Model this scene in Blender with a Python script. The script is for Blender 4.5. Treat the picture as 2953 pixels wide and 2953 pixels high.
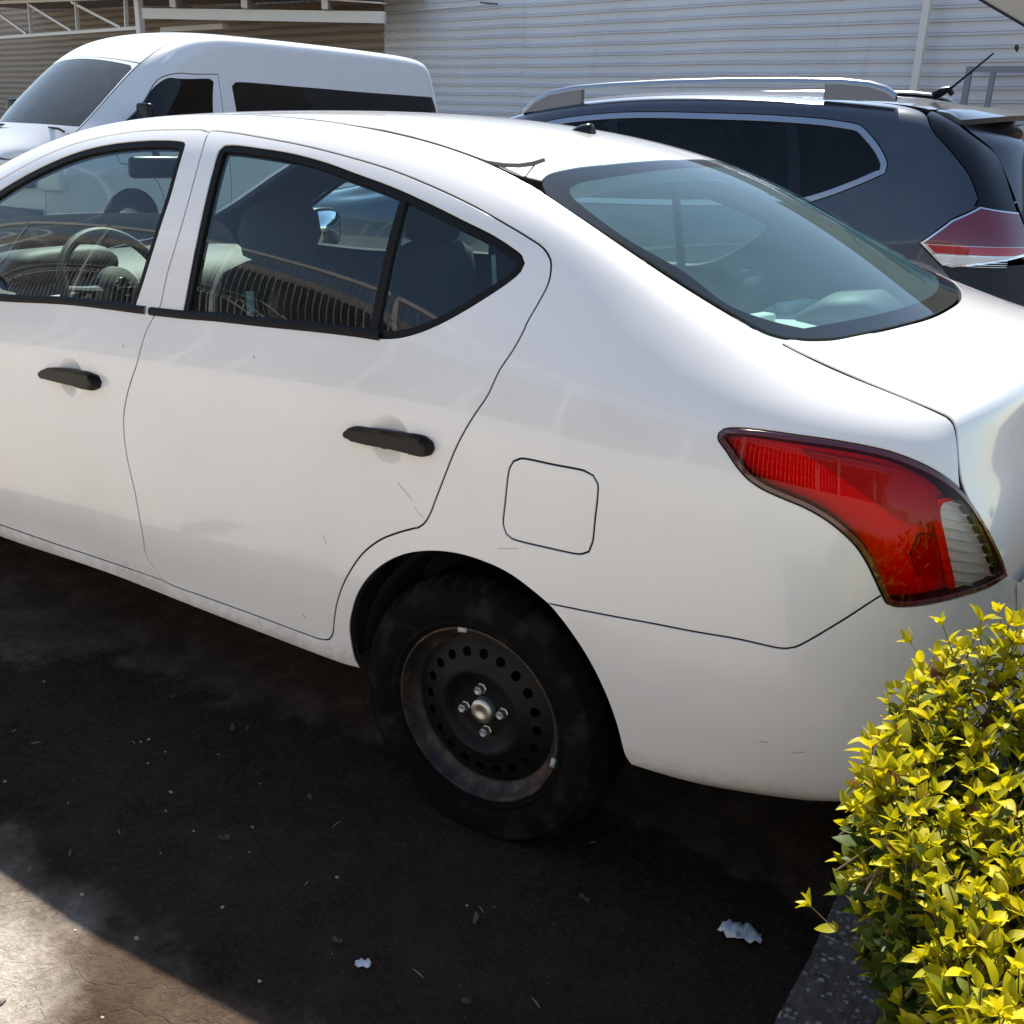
import bpy, bmesh, math, random, json
import numpy as np
from mathutils import Vector, Matrix, Euler
from mathutils.geometry import delaunay_2d_cdt
R = math.radians
for o in list(bpy.data.objects): bpy.data.objects.remove(o)
scn = bpy.context.scene
C = scn.collection

# ---------------------------------------------------------------- camera
# world: x runs along the white sedan towards its tail, y away from the photographer, z up (metres)
cam_d = bpy.data.cameras.new('camera'); cam = bpy.data.objects.new('camera', cam_d); C.objects.link(cam)
CAM_F, CAM_POS, YAW, PITCH, ROLL = 1.02570, (1.0869, -1.6121, 1.4808), 0.55219, 0.35557, -0.03695
cam_d.sensor_fit = 'HORIZONTAL'; cam_d.sensor_width = 36.0; cam_d.lens = 36.0 * CAM_F
cam_d.clip_start = 0.05; cam_d.clip_end = 400
def cam_axes():
    cy, sy, cp, sp = math.cos(YAW), math.sin(YAW), math.cos(PITCH), math.sin(PITCH)
    f = Vector((-sy*cp, cy*cp, -sp)); r = Vector((cy, sy, 0)); d = f.cross(r)
    c, s = math.cos(ROLL), math.sin(ROLL)
    return r*c + d*s, d*c - r*s, f
_r, _d, _f = cam_axes()
cam.matrix_world = Matrix(((_r.x, -_d.x, -_f.x, CAM_POS[0]), (_r.y, -_d.y, -_f.y, CAM_POS[1]), (_r.z, -_d.z, -_f.z, CAM_POS[2]), (0, 0, 0, 1)))
scn.camera = cam

# ---------------------------------------------------------------- sky, sun, exposure
TO_SUN = Vector((-0.34, 0.605, 1.0)).normalized()
w = bpy.data.worlds.new('World'); scn.world = w; w.use_nodes = True
nt = w.node_tree; nt.nodes.clear()
sky = nt.nodes.new('ShaderNodeTexSky'); sky.sky_type = 'NISHITA'; sky.sun_disc = False
sky.sun_elevation = math.asin(TO_SUN.z); sky.sun_rotation = math.atan2(TO_SUN.x, TO_SUN.y)
sky.air_density = 1.0; sky.dust_density = 0.25; sky.ozone_density = 1.0
bgn = nt.nodes.new('ShaderNodeBackground'); bgn.inputs['Strength'].default_value = 0.11
wo = nt.nodes.new('ShaderNodeOutputWorld')
nt.links.new(sky.outputs[0], bgn.inputs[0]); nt.links.new(bgn.outputs[0], wo.inputs[0])
sun_d = bpy.data.lights.new('sun', 'SUN'); sun_d.energy = 4.2; sun_d.angle = R(0.53); sun_d.color = (1.0, 0.955, 0.88)
sun = bpy.data.objects.new('sun', sun_d); C.objects.link(sun); sun.location = TO_SUN * 30
sun.rotation_euler = TO_SUN.to_track_quat('Z', 'Y').to_euler()
scn.render.engine = 'CYCLES'
scn.view_settings.view_transform = 'Standard'; scn.view_settings.look = 'None'
scn.view_settings.exposure = 1.2; scn.view_settings.gamma = 1.0
scn.view_settings.use_curve_mapping = False
scn.view_settings.use_white_balance = True; scn.view_settings.white_balance_temperature = 7000; scn.view_settings.white_balance_tint = 10   # the phone balanced for the shade
scn.cycles.max_bounces = 10; scn.cycles.transparent_max_bounces = 16; scn.cycles.diffuse_bounces = 5
scn.cycles.caustics_reflective = False; scn.cycles.caustics_refractive = False

# ---------------------------------------------------------------- materials
MATS = {}
def mat(name):
    m = bpy.data.materials.new(name); m.use_nodes = True; MATS[name] = m
    return m, m.node_tree, m.node_tree.nodes['Principled BSDF']
def setp(b, **k):
    names = {'base':'Base Color','rough':'Roughness','metal':'Metallic','coat':'Coat Weight','coat_rough':'Coat Roughness','spec':'Specular IOR Level','ior':'IOR','trans':'Transmission Weight','sheen':'Sheen Weight'}
    for a, v in k.items():
        i = b.inputs[names[a]]
        i.default_value = (*v, 1) if a == 'base' else v
def plain(name, base, rough=.6, **k):
    m, t, b = mat(name); setp(b, base=base, rough=rough, **k); return m
def node(t, typ, **k):
    n = t.nodes.new(typ)
    for a, v in k.items():
        if a in n.inputs: n.inputs[a].default_value = v
        else: setattr(n, a, v)
    return n
def noise(t, scale, detail=4, rough=.55, vec=None, dim='3D'):
    n = node(t, 'ShaderNodeTexNoise', Scale=scale, Detail=detail, Roughness=rough)
    v = vec or node(t, 'ShaderNodeNewGeometry').outputs['Position']
    t.links.new(v, n.inputs['Vector']); return n.outputs['Fac']
def ramp(t, fac, stops):
    n = node(t, 'ShaderNodeValToRGB'); e = n.color_ramp.elements
    while len(e) < len(stops): e.new(.5)
    for i, (p, c) in enumerate(stops):
        e[i].position = p; e[i].color = (*c, 1) if len(c) == 3 else c
    t.links.new(fac, n.inputs[0]); return n.outputs[0]
def mixc(t, fac, a, b, blend='MIX'):
    n = node(t, 'ShaderNodeMix', data_type='RGBA', blend_type=blend)
    for s, v in ((0, fac), (6, a), (7, b)):
        if hasattr(v, 'is_output'): t.links.new(v, n.inputs[s])
        else: n.inputs[s].default_value = v if s == 0 else (*v, 1)
    return n.outputs[2]
def bump(t, b, h, strength=.3, dist=.01):
    n = node(t, 'ShaderNodeBump', Strength=strength, Distance=dist)
    t.links.new(h, n.inputs['Height']); t.links.new(n.outputs[0], b.inputs['Normal'])
def math_(t, op, a, b=None, clamp=False):
    n = node(t, 'ShaderNodeMath', operation=op); n.use_clamp = clamp
    for i, v in ((0, a), (1, b)):
        if v is None: continue
        if hasattr(v, 'is_output'): t.links.new(v, n.inputs[i])
        else: n.inputs[i].default_value = v
    return n.outputs[0]
def maprange(t, v, a, b, c=0., d=1.):
    n = node(t, 'ShaderNodeMapRange'); n.interpolation_type = 'SMOOTHSTEP'
    t.links.new(v, n.inputs[0])
    for i, x in zip((1, 2, 3, 4), (a, b, c, d)): n.inputs[i].default_value = x
    return n.outputs[0]
def position(t):
    g = node(t, 'ShaderNodeNewGeometry'); s = node(t, 'ShaderNodeSeparateXYZ'); t.links.new(g.outputs['Position'], s.inputs[0]); return s.outputs

def paint(name, base, rough=.28, metal=0., dirt=(.28, .22, .17), zlo=.26, zhi=.42, amount=.75, flake=0.):
    m, t, b = mat(name); setp(b, rough=rough, metal=metal, coat=1., coat_rough=.045)
    x, y, z = position(t)
    low = maprange(t, z, zlo, zhi, 1., 0.)
    n1 = noise(t, 34, 6, .7); n2 = noise(t, 5, 3)
    d = math_(t, 'MULTIPLY', low, math_(t, 'MULTIPLY', n1, n2))
    d = maprange(t, d, .07, .28, 0., amount)
    film = maprange(t, noise(t, 2.2, 5, .6), .35, .8, 0., .10)
    fac = math_(t, 'MAXIMUM', d, film)
    col = mixc(t, fac, base, dirt); t.links.new(col, b.inputs['Base Color'])
    rr = maprange(t, fac, 0., 1., rough, .8); t.links.new(rr, b.inputs['Roughness'])
    cw = maprange(t, fac, 0., .6, 1., .1); t.links.new(cw, b.inputs['Coat Weight'])
    h = noise(t, 1.6, 2); bump(t, b, h, .12, .01)
    return m
M = {}
M['white'] = paint('white_paint', (.79, .79, .78), amount=.5)
M['navy'] = paint('blue_grey_metallic_paint', (.030, .042, .062), .34, .55, amount=.4)
M['vanwhite'] = paint('van_white_paint', (.70, .72, .74), .35)
M['rubber'] = plain('black_rubber', (.006, .006, .0065), .6, spec=.2)
M['trim'] = plain('black_plastic', (.006, .006, .007), .3, spec=.25)
M['gap'] = plain('dark_inner_panel', (.014, .014, .015), .8)
M['frit'] = plain('black_glass_border', (.010, .011, .012), 1., spec=0.)
M['chrome'] = plain('chrome', (.75, .76, .78), .12, metal=1.)
M['satin'] = plain('satin_aluminium', (.38, .40, .43), .3, metal=1.)
M['steel'] = plain('worn_bright_steel', (.55, .54, .50), .38, metal=.9)
M['darkcloth'] = plain('dark_seat_cloth', (.030, .031, .034), .9)
M['shelf'] = plain('pale_parcel_shelf', (.58, .60, .58), .9)
M['lightplastic'] = plain('light_grey_plastic', (.42, .43, .42), .55)
M['dash'] = plain('grey_dashboard_plastic', (.06, .062, .06), .6)
M['headliner'] = plain('grey_headliner', (.32, .32, .31), .95)
M['carpet'] = plain('dark_carpet', (.02, .02, .021), .95)
M['blackgloss'] = plain('gloss_black_glass', (.006, .007, .009), .06, coat=0., spec=.3)
M['mirror'] = plain('mirror_glass', (.8, .82, .83), .02, metal=1.)

def glass(name, tint, rough=.0, extra=0., refl=1.3, haze=0., hazecol=(.8, .85, .85), even=.35):
    m = bpy.data.materials.new(name); m.use_nodes = True; t = m.node_tree; t.nodes.clear()
    tr = node(t, 'ShaderNodeBsdfTransparent'); tr.inputs[0].default_value = (*tint, 1)
    gl = node(t, 'ShaderNodeBsdfGlossy', Roughness=rough); gl.inputs[0].default_value = (1, 1, 1, 1)
    fr = node(t, 'ShaderNodeFresnel', IOR=1.52)
    bk = node(t, 'ShaderNodeNewGeometry'); t.links.new(maprange(t, bk.outputs['Backfacing'], 0., 1., 1.52, 1/1.52), fr.inputs['IOR'])   # a thin pane: same glass from both sides
    f = math_(t, 'MULTIPLY', fr.outputs[0], refl, True) if extra == 0 else math_(t, 'ADD', math_(t, 'MULTIPLY', fr.outputs[0], 1.3), extra, True)
    mx = node(t, 'ShaderNodeMixShader'); t.links.new(f, mx.inputs[0]); t.links.new(tr.outputs[0], mx.inputs[1]); t.links.new(gl.outputs[0], mx.inputs[2])
    out = mx.outputs[0]
    if haze:
        df = node(t, 'ShaderNodeBsdfDiffuse'); df.inputs[0].default_value = (*hazecol, 1)
        n = noise(t, 9, 6, .65); n2 = noise(t, 120, 2)
        f2 = math_(t, 'MULTIPLY', maprange(t, n, .3, .8, even, 1.), haze)
        f2 = math_(t, 'ADD', f2, maprange(t, n2, .70, .80, 0., haze*1.5))
        m2 = node(t, 'ShaderNodeMixShader'); t.links.new(f2, m2.inputs[0]); t.links.new(out, m2.inputs[1]); t.links.new(df.outputs[0], m2.inputs[2]); out = m2.outputs[0]
    o = node(t, 'ShaderNodeOutputMaterial'); t.links.new(out, o.inputs[0])
    return m
M['glass'] = glass('green_tinted_side_glass', (.76, .92, .90), refl=1.0)
M['backglass'] = glass('dusty_tinted_rear_glass', (.72, .88, .86), haze=.006, hazecol=(.5, .58, .60), refl=.6)
M['clearglass'] = glass('windscreen_glass', (.74, .86, .83), haze=.02)
M['darkglass'] = glass('dark_privacy_glass', (.07, .075, .08), refl=.55)
M['vanglass'] = glass('van_windscreen_glass', (.45, .55, .55), haze=.20, hazecol=(.36, .42, .44), refl=.7, even=.8)
M['film'] = glass('hazy_inner_film', (.90, .97, .96), haze=.17, hazecol=(.33, .48, .56), refl=0., even=.8)
M['redlens'] = glass('red_lamp_lens', (.86, .012, .008), refl=.45)
M['clearlens'] = glass('clear_lamp_lens', (.95, .95, .93), refl=.7)
M['lampshell'] = plain('lamp_reflector', (.85, .85, .83), .4, metal=.15)
M['lampdark'] = plain('lamp_inner_block', (.42, .40, .40), .35)
M['redrim'] = plain('dark_red_lens_border', (.07, .004, .008), .12, coat=1.)

# ---------------------------------------------------------------- object helpers
def link(o, parent=None, base=None):
    C.objects.link(o)
    if parent is not None:
        o.parent = parent
        o.matrix_parent_inverse = Matrix.Translation(-Vector(ROOT[parent.name])) if parent.name in ROOT else Matrix.Identity(4)
    return o
ROOT = {}
def thing(name, label, cat, loc=(0, 0, 0), group=None):
    o = bpy.data.objects.new(name, None); o.empty_display_size = .1; o.location = loc; C.objects.link(o)
    ROOT[o.name] = tuple(loc); o['label'] = label; o['category'] = cat
    if group: o['group'] = group
    return o
def sub(name, parent, loc=None, label=None):
    """an empty part that holds sub-parts; children meshes stay in world coordinates"""
    o = bpy.data.objects.new(name, None); o.empty_display_size = .05; link(o, parent)
    if loc is not None: o.location = loc
    ROOT[o.name] = tuple(loc) if loc is not None else (0, 0, 0)
    if label: o['label'] = label
    return o
def tag(o, label=None, cat=None, group=None, kind=None):
    for k, v in (('label', label), ('category', cat), ('group', group), ('kind', kind)):
        if v: o[k] = v
    return o
def meshobj(name, V, F, m=None, parent=None, smooth=True, normals=None, angle=None):
    me = bpy.data.meshes.new(name)
    me.from_pydata([tuple(map(float, v)) for v in V], [], [tuple(map(int, f)) for f in F])
    me.update()
    if smooth: me.polygons.foreach_set('use_smooth', [True]*len(me.polygons))
    if angle is not None and smooth:
        me.set_sharp_from_angle(angle=R(angle))
    if normals is not None: me.normals_split_custom_set_from_vertices([tuple(map(float, n)) for n in normals])
    if m is not None: me.materials.append(M[m] if isinstance(m, str) else m)
    o = bpy.data.objects.new(name, me); link(o, parent)
    return o
class MB:
    """collects simple solids into one mesh"""
    def __init__(s): s.V = []; s.F = []
    def add(s, V, F):
        k = len(s.V); s.V += [tuple(v) for v in V]; s.F += [tuple(i+k for i in f) for f in F]; return s
    def box(s, a, b, rot=None, bev=0.):
        (x0, y0, z0), (x1, y1, z1) = a, b
        if bev <= 0:
            V = [(x, y, z) for z in (z0, z1) for y in (y0, y1) for x in (x0, x1)]
            F = [(0, 2, 3, 1), (4, 5, 7, 6), (0, 1, 5, 4), (2, 6, 7, 3), (0, 4, 6, 2), (1, 3, 7, 5)]
        else:
            bm = bmesh.new(); bmesh.ops.create_cube(bm, size=1)
            for v in bm.verts: v.co = Vector(((x0+x1)/2+v.co.x*(x1-x0), (y0+y1)/2+v.co.y*(y1-y0), (z0+z1)/2+v.co.z*(z1-z0)))
            bmesh.ops.bevel(bm, geom=bm.edges[:], offset=bev, segments=3, profile=.5, affect='EDGES')
            bm.verts.index_update(); V = [tuple(v.co) for v in bm.verts]; F = [tuple(v.index for v in f.verts) for f in bm.faces]; bm.free()
        if rot is not None:
            c = Vector(((x0+x1)/2, (y0+y1)/2, (z0+z1)/2)); V = [tuple(c + rot @ (Vector(v)-c)) for v in V]
        return s.add(V, F)
    def tube(s, pts, r, n=8, cap=True, flat=1.):
        pts = [Vector(p) for p in pts]; rs = r if hasattr(r, '__len__') else [r]*len(pts)
        V = []; F = []; prev = None
        for i, p in enumerate(pts):
            d = (pts[min(i+1, len(pts)-1)] - pts[max(i-1, 0)]).normalized()
            if prev is None: a = d.cross(Vector((0, 0, 1)) if abs(d.z) < .9 else Vector((1, 0, 0))).normalized()
            else: a = (prev - d*prev.dot(d)).normalized()
            b = d.cross(a); prev = a
            V += [tuple(p + (a*math.cos(t) + b*math.sin(t)*flat)*rs[i]) for t in [2*math.pi*k/n for k in range(n)]]
        for i in range(len(pts)-1):
            F += [(i*n+k, i*n+(k+1) % n, (i+1)*n+(k+1) % n, (i+1)*n+k) for k in range(n)]
        if cap: F += [tuple(range(n-1, -1, -1)), tuple(range((len(pts)-1)*n, len(pts)*n))]
        return s.add(V, F)
    def lathe(s, prof, c=(0, 0, 0), n=32, axis='y', a0=0., a1=2*math.pi):
        full = abs(a1-a0-2*math.pi) < 1e-6; m = n if full else n+1
        V = []
        for k in range(m):
            t = a0+(a1-a0)*k/n
            for r, h in prof:
                p = {'y': (r*math.cos(t), h, r*math.sin(t)), 'z': (r*math.cos(t), r*math.sin(t), h), 'x': (h, r*math.cos(t), r*math.sin(t))}[axis]
                V.append((c[0]+p[0], c[1]+p[1], c[2]+p[2]))
        q = len(prof); F = []
        for k in range(n):
            j = (k+1) % m
            F += [(k*q+i, j*q+i, j*q+i+1, k*q+i+1) for i in range(q-1)]
        return s.add(V, F)
    def build(s, name, m, parent=None, smooth=True, angle=35): return meshobj(name, s.V, s.F, m, parent, smooth, angle=angle if smooth else None)

# ---------------------------------------------------------------- smooth surface sheets and panels cut from them
def bs_w(t):
    w = np.stack([(1-t)**3, 3*t**3-6*t**2+4, -3*t**3+3*t**2+3*t+1, t**3], -1)/6
    d = np.stack([-(1-t)**2, 3*t**2-4*t, -3*t**2+2*t+1, t**2], -1)/2
    return w, d
class Sheet:
    def __init__(s, P):
        P = np.asarray(P, float)
        P = np.concatenate([2*P[:1]-P[1:2], P, 2*P[-1:]-P[-2:-1]], 0)
        P = np.concatenate([2*P[:, :1]-P[:, 1:2], P, 2*P[:, -1:]-P[:, -2:-1]], 1)
        s.P = P; s.nu = P.shape[0]-3; s.nv = P.shape[1]-3; s.dents = []
    def raw(s, u, v):
        u = np.asarray(u, float); v = np.asarray(v, float)
        iu = np.clip(np.floor(u).astype(int), 0, s.nu-1); iv = np.clip(np.floor(v).astype(int), 0, s.nv-1)
        wu, du = bs_w(u-iu); wv, dv = bs_w(v-iv); k = np.arange(4)
        Cc = s.P[(iu[..., None]+k)[..., :, None], (iv[..., None]+k)[..., None, :]]
        e = lambda a, b: np.einsum('...i,...j,...ijk->...k', a, b, Cc)
        return e(wu, wv), e(du, wv), e(wu, dv)
    def base(s, u, v):
        p, a, b = s.raw(u, v); n = np.cross(a, b)
        return p, n/np.maximum(np.linalg.norm(n, axis=-1, keepdims=True), 1e-12), a, b
    def ev(s, u, v):
        p, n, a, b = s.base(u, v)
        for c, r, dep in s.dents:
            d = np.linalg.norm(p-c, axis=-1); p = p - n*(dep*np.clip(1-(d/r)**2, 0, 1)**1.15)[..., None]
        return p
    def nrm(s, u, v):
        p, n, a, b = s.base(u, v)
        if not s.dents: return n
        e = 2e-3
        ta = s.ev(u+e, v)-s.ev(u-e, v); tb = s.ev(u, v+e)-s.ev(u, v-e); m = np.cross(ta, tb)
        return m/np.maximum(np.linalg.norm(m, axis=-1, keepdims=True), 1e-12)
def rnd_curve(S, pts, step, closed=True, corner=42):
    """smooth the outline (net coordinates), keeping true corners, resampled to about `step` metres"""
    P = np.asarray(pts, float)
    if closed and np.allclose(P[0], P[-1]): P = P[:-1]
    keep = [0]
    for i in range(1, len(P)):
        if np.linalg.norm(P[i]-P[keep[-1]]) > 1e-4: keep.append(i)
    P = P[keep]; X = S.raw(P[:, 0], P[:, 1])[0]; n = len(P); out = []
    sharp = np.zeros(n, bool)
    for i in range(n):
        a = X[i]-X[i-1]; b = X[(i+1) % n]-X[i]
        c = np.dot(a, b)/(np.linalg.norm(a)*np.linalg.norm(b)+1e-12); sharp[i] = math.degrees(math.acos(max(-1, min(1, c)))) > corner
    if not closed: sharp[0] = sharp[-1] = True
    for i in range(n if closed else n-1):
        j = (i+1) % n; L = np.linalg.norm(X[j]-X[i]); k = max(1, int(round(L/step)))
        d = P[j]-P[i]
        def tang(q, s0):
            if sharp[q]: return d
            a = P[q]-P[q-1]; b = P[(q+1) % n]-P[q]; la = np.linalg.norm(X[q]-X[q-1]); lb = np.linalg.norm(X[(q+1) % n]-X[q])
            g = (a/la*lb + b/lb*la)/(la+lb)*L
            return g*min(1., 1.6*min(la, lb)/L)
        m0, m1 = tang(i, 0), tang(j, 1)
        for t in np.arange(k)/k:
            h = (2*t**3-3*t**2+1, t**3-2*t**2+t, -2*t**3+3*t**2, t**3-t**2)
            out.append(h[0]*P[i]+h[1]*m0+h[2]*P[j]+h[3]*m1)
    if not closed: out.append(P[-1])
    return np.array(out)
def inside(poly, pts):
    x, y = pts[:, 0], pts[:, 1]; r = np.zeros(len(pts), bool)
    a = poly; b = np.roll(poly, -1, 0)
    for (x0, y0), (x1, y1) in zip(a, b):
        if y0 == y1: continue
        c = (y0 > y) != (y1 > y)
        r ^= c & (x < (x1-x0)*(y-y0)/(y1-y0)+x0)
    return r
def area(p): return .5*np.sum(p[:, 0]*np.roll(p[:, 1], -1)-np.roll(p[:, 0], -1)*p[:, 1])
def inset(S, P, d):
    """move a closed outline inwards by d metres (negative: outwards)"""
    p, n, a, b = S.base(P[:, 0], P[:, 1])
    tg = np.roll(p, -1, 0)-np.roll(p, 1, 0); tg /= np.maximum(np.linalg.norm(tg, axis=1, keepdims=True), 1e-9)
    i3 = np.cross(n, tg)*(1 if area(P) > 0 else -1)
    J = np.stack([a, b], -1); G = np.einsum('nki,nkj->nij', J, J)+np.eye(2)*1e-9; r = np.einsum('nki,nk->ni', J, i3)
    return P + np.linalg.solve(G, r[..., None])[..., 0]*d, i3
def panel(S, outer, holes=(), res=.035, step=.012, gap=.0017, depth=.015, off=0., dome=None, edge=True, extra=None, hole_gap=None, dark_edge=True, corner=42):
    """returns vertices, faces, normals of one panel with rolled-in edges"""
    loops = []
    for k, L in enumerate([outer, *holes]):
        L = rnd_curve(S, L, step, True, corner)
        g = gap if k == 0 else -(hole_gap if hole_gap is not None else gap)
        loops.append((inset(S, L, g+(.0012 if edge else 0)*(1 if k == 0 else -1))[0], 1 if k == 0 else -1))
    a = np.concatenate([l for l, _ in loops]); _, su, sv = S.raw(a[:, 0], a[:, 1])
    sc = np.array([np.linalg.norm(su, axis=1).mean(), np.linalg.norm(sv, axis=1).mean()])
    lo, hi = a.min(0), a.max(0)
    def ticks(ax):
        r = []
        for i in range(int(math.floor(lo[ax])), int(math.ceil(hi[ax]))):
            m = (lo+hi)/2; q = np.array([m, m]); q[0, ax] = i; q[1, ax] = i+1
            X = S.raw(q[:, 0], q[:, 1])[0]; n = max(2, int(math.ceil(np.linalg.norm(X[1]-X[0])/res)))
            r += [i+j/n for j in range(n)]
        return np.array(r)
    U, W = np.meshgrid(ticks(0), ticks(1), indexing='ij'); G = np.stack([U.ravel(), W.ravel()], 1)
    if extra is not None: G = np.concatenate([G, extra])
    ok = inside(loops[0][0], G)
    for l, _ in loops[1:]: ok &= ~inside(l, G)
    G = G[ok]
    if len(G):
        b = a*sc; g = G*sc; dm = np.full(len(g), 1e9)
        for i in range(0, len(b), 200): dm = np.minimum(dm, np.sqrt(((g[:, None]-b[None, i:i+200])**2).sum(2)).min(1))
        G = G[dm > step*.6]
    pts = np.concatenate([a, G]); edges = []; k = 0
    for l, _ in loops:
        n = len(l); edges += [(k+i, k+(i+1) % n) for i in range(n)]; k += n
    vo, _, fo, ov, _, _ = delaunay_2d_cdt([Vector(q) for q in (pts*sc)], edges, [], 0, 1e-7)
    Q = np.array([(v.x, v.y) for v in vo])/sc; F = np.array([f for f in fo if len(f) == 3])
    cen = Q[F].mean(1); ok = inside(loops[0][0], cen)
    for l, _ in loops[1:]: ok &= ~inside(l, cen)
    F = F[ok]
    A2 = np.cross(Q[F[:, 1]]-Q[F[:, 0]], Q[F[:, 2]]-Q[F[:, 0]]); F[A2 < 0] = F[A2 < 0][:, ::-1]
    X = S.ev(Q[:, 0], Q[:, 1]); N = S.nrm(Q[:, 0], Q[:, 1])
    if dome is not None:
        h, rad = dome; b = a*sc; g = Q*sc; dm = np.full(len(g), 1e9)
        for i in range(0, len(b), 200): dm = np.minimum(dm, np.sqrt(((g[:, None]-b[None, i:i+200])**2).sum(2)).min(1))
        t = np.clip(dm/rad, 0, 1); X = X + N*(h*np.sqrt(1-(1-t)**2))[:, None]
    X = X + N*off
    V = [X]; NN = [N]; FF = [F]; base = len(X)
    if edge:
        for l, sg in loops:
            n = len(l); ix = []
            for q in l: ix.append(int(np.argmin(((Q-q)**2).sum(1))))
            p, nn, _, _ = S.base(l[:, 0], l[:, 1]); p = S.ev(l[:, 0], l[:, 1]) + nn*off
            _, i3 = inset(S, l, 0); out = -i3*sg
            flip = (area(l) > 0) == (sg > 0)
            prev = np.array(ix)
            for o_, d_, wn in ((.0008, .0006, .7), (.0012, .003, 1.), (.0012, depth, 1.)):
                V.append(p+out*o_-nn*d_); q = nn*(1-wn)+out*wn; NN.append(q/np.linalg.norm(q, axis=1, keepdims=True))
                cur = np.arange(n)+base; base += n
                f = np.stack([prev, np.roll(prev, -1), np.roll(cur, -1), cur], 1)
                f = f[:, ::-1] if flip else f
                FF.append(('dark', f) if d_ == depth and dark_edge else f); prev = cur  # deepest edge faces coloured dark, standing in for shade inside the gap
    return np.concatenate(V), FF, np.concatenate(NN)
def join(parts):
    V = []; F = []; N = []; D = []; k = 0
    for v, f, n in parts:
        V.append(v); N.append(n)
        for g in f:
            dk = isinstance(g, tuple); g = g[1] if dk else g
            F += [tuple(int(i)+k for i in r) for r in g]; D += [1 if dk else 0]*len(g)
        k += len(v)
    return np.concatenate(V), F, np.concatenate(N), D
def mirrored(part, axis, c):
    v, f, n = part; v = v.copy(); n = n.copy(); v[:, axis] = 2*c-v[:, axis]; n[:, axis] *= -1
    return v, [('dark', g[1][:, ::-1]) if isinstance(g, tuple) else g[:, ::-1] for g in f], n
def grid_part(S, u0, u1, v0, v1, nu, nv, off=0.):
    u = np.linspace(u0, u1, nu); v = np.linspace(v0, v1, nv); U, W = np.meshgrid(u, v, indexing='ij')
    U, W = U.ravel(), W.ravel(); X = S.ev(U, W); N = S.nrm(U, W); I = np.arange(nu*nv).reshape(nu, nv)
    F = np.stack([I[:-1, :-1], I[1:, :-1], I[1:, 1:], I[:-1, 1:]], -1).reshape(-1, 4)
    return X+N*off, [F], N
def panelobj(name, parts, m, parent):
    V, F, N, D = join(parts if isinstance(parts, list) else [parts]); o = meshobj(name, V, F, m, parent, True, N)
    if any(D): o.data.materials.append(M['gap']); o.data.polygons.foreach_set('material_index', D)
    return o
FR = [0, .1, .25, .5, .78, 1.]
def across(e, mid, c, ax=1):
    """row of net points from one edge over the middle to the mirrored edge"""
    row = []; o = 0 if ax == 1 else 1
    for t in FR:
        k = 1-(1-t)**2.2; q = [0, 0, 0]
        q[ax] = e[ax]+(c-e[ax])*t; q[o] = e[o]+(mid[0]-e[o])*k; q[2] = e[2]+(mid[1]-e[2])*k; row.append(tuple(q))
    return row + [tuple(2*c-v if i == ax else v for i, v in enumerate(q)) for q in row[-2::-1]]

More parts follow.
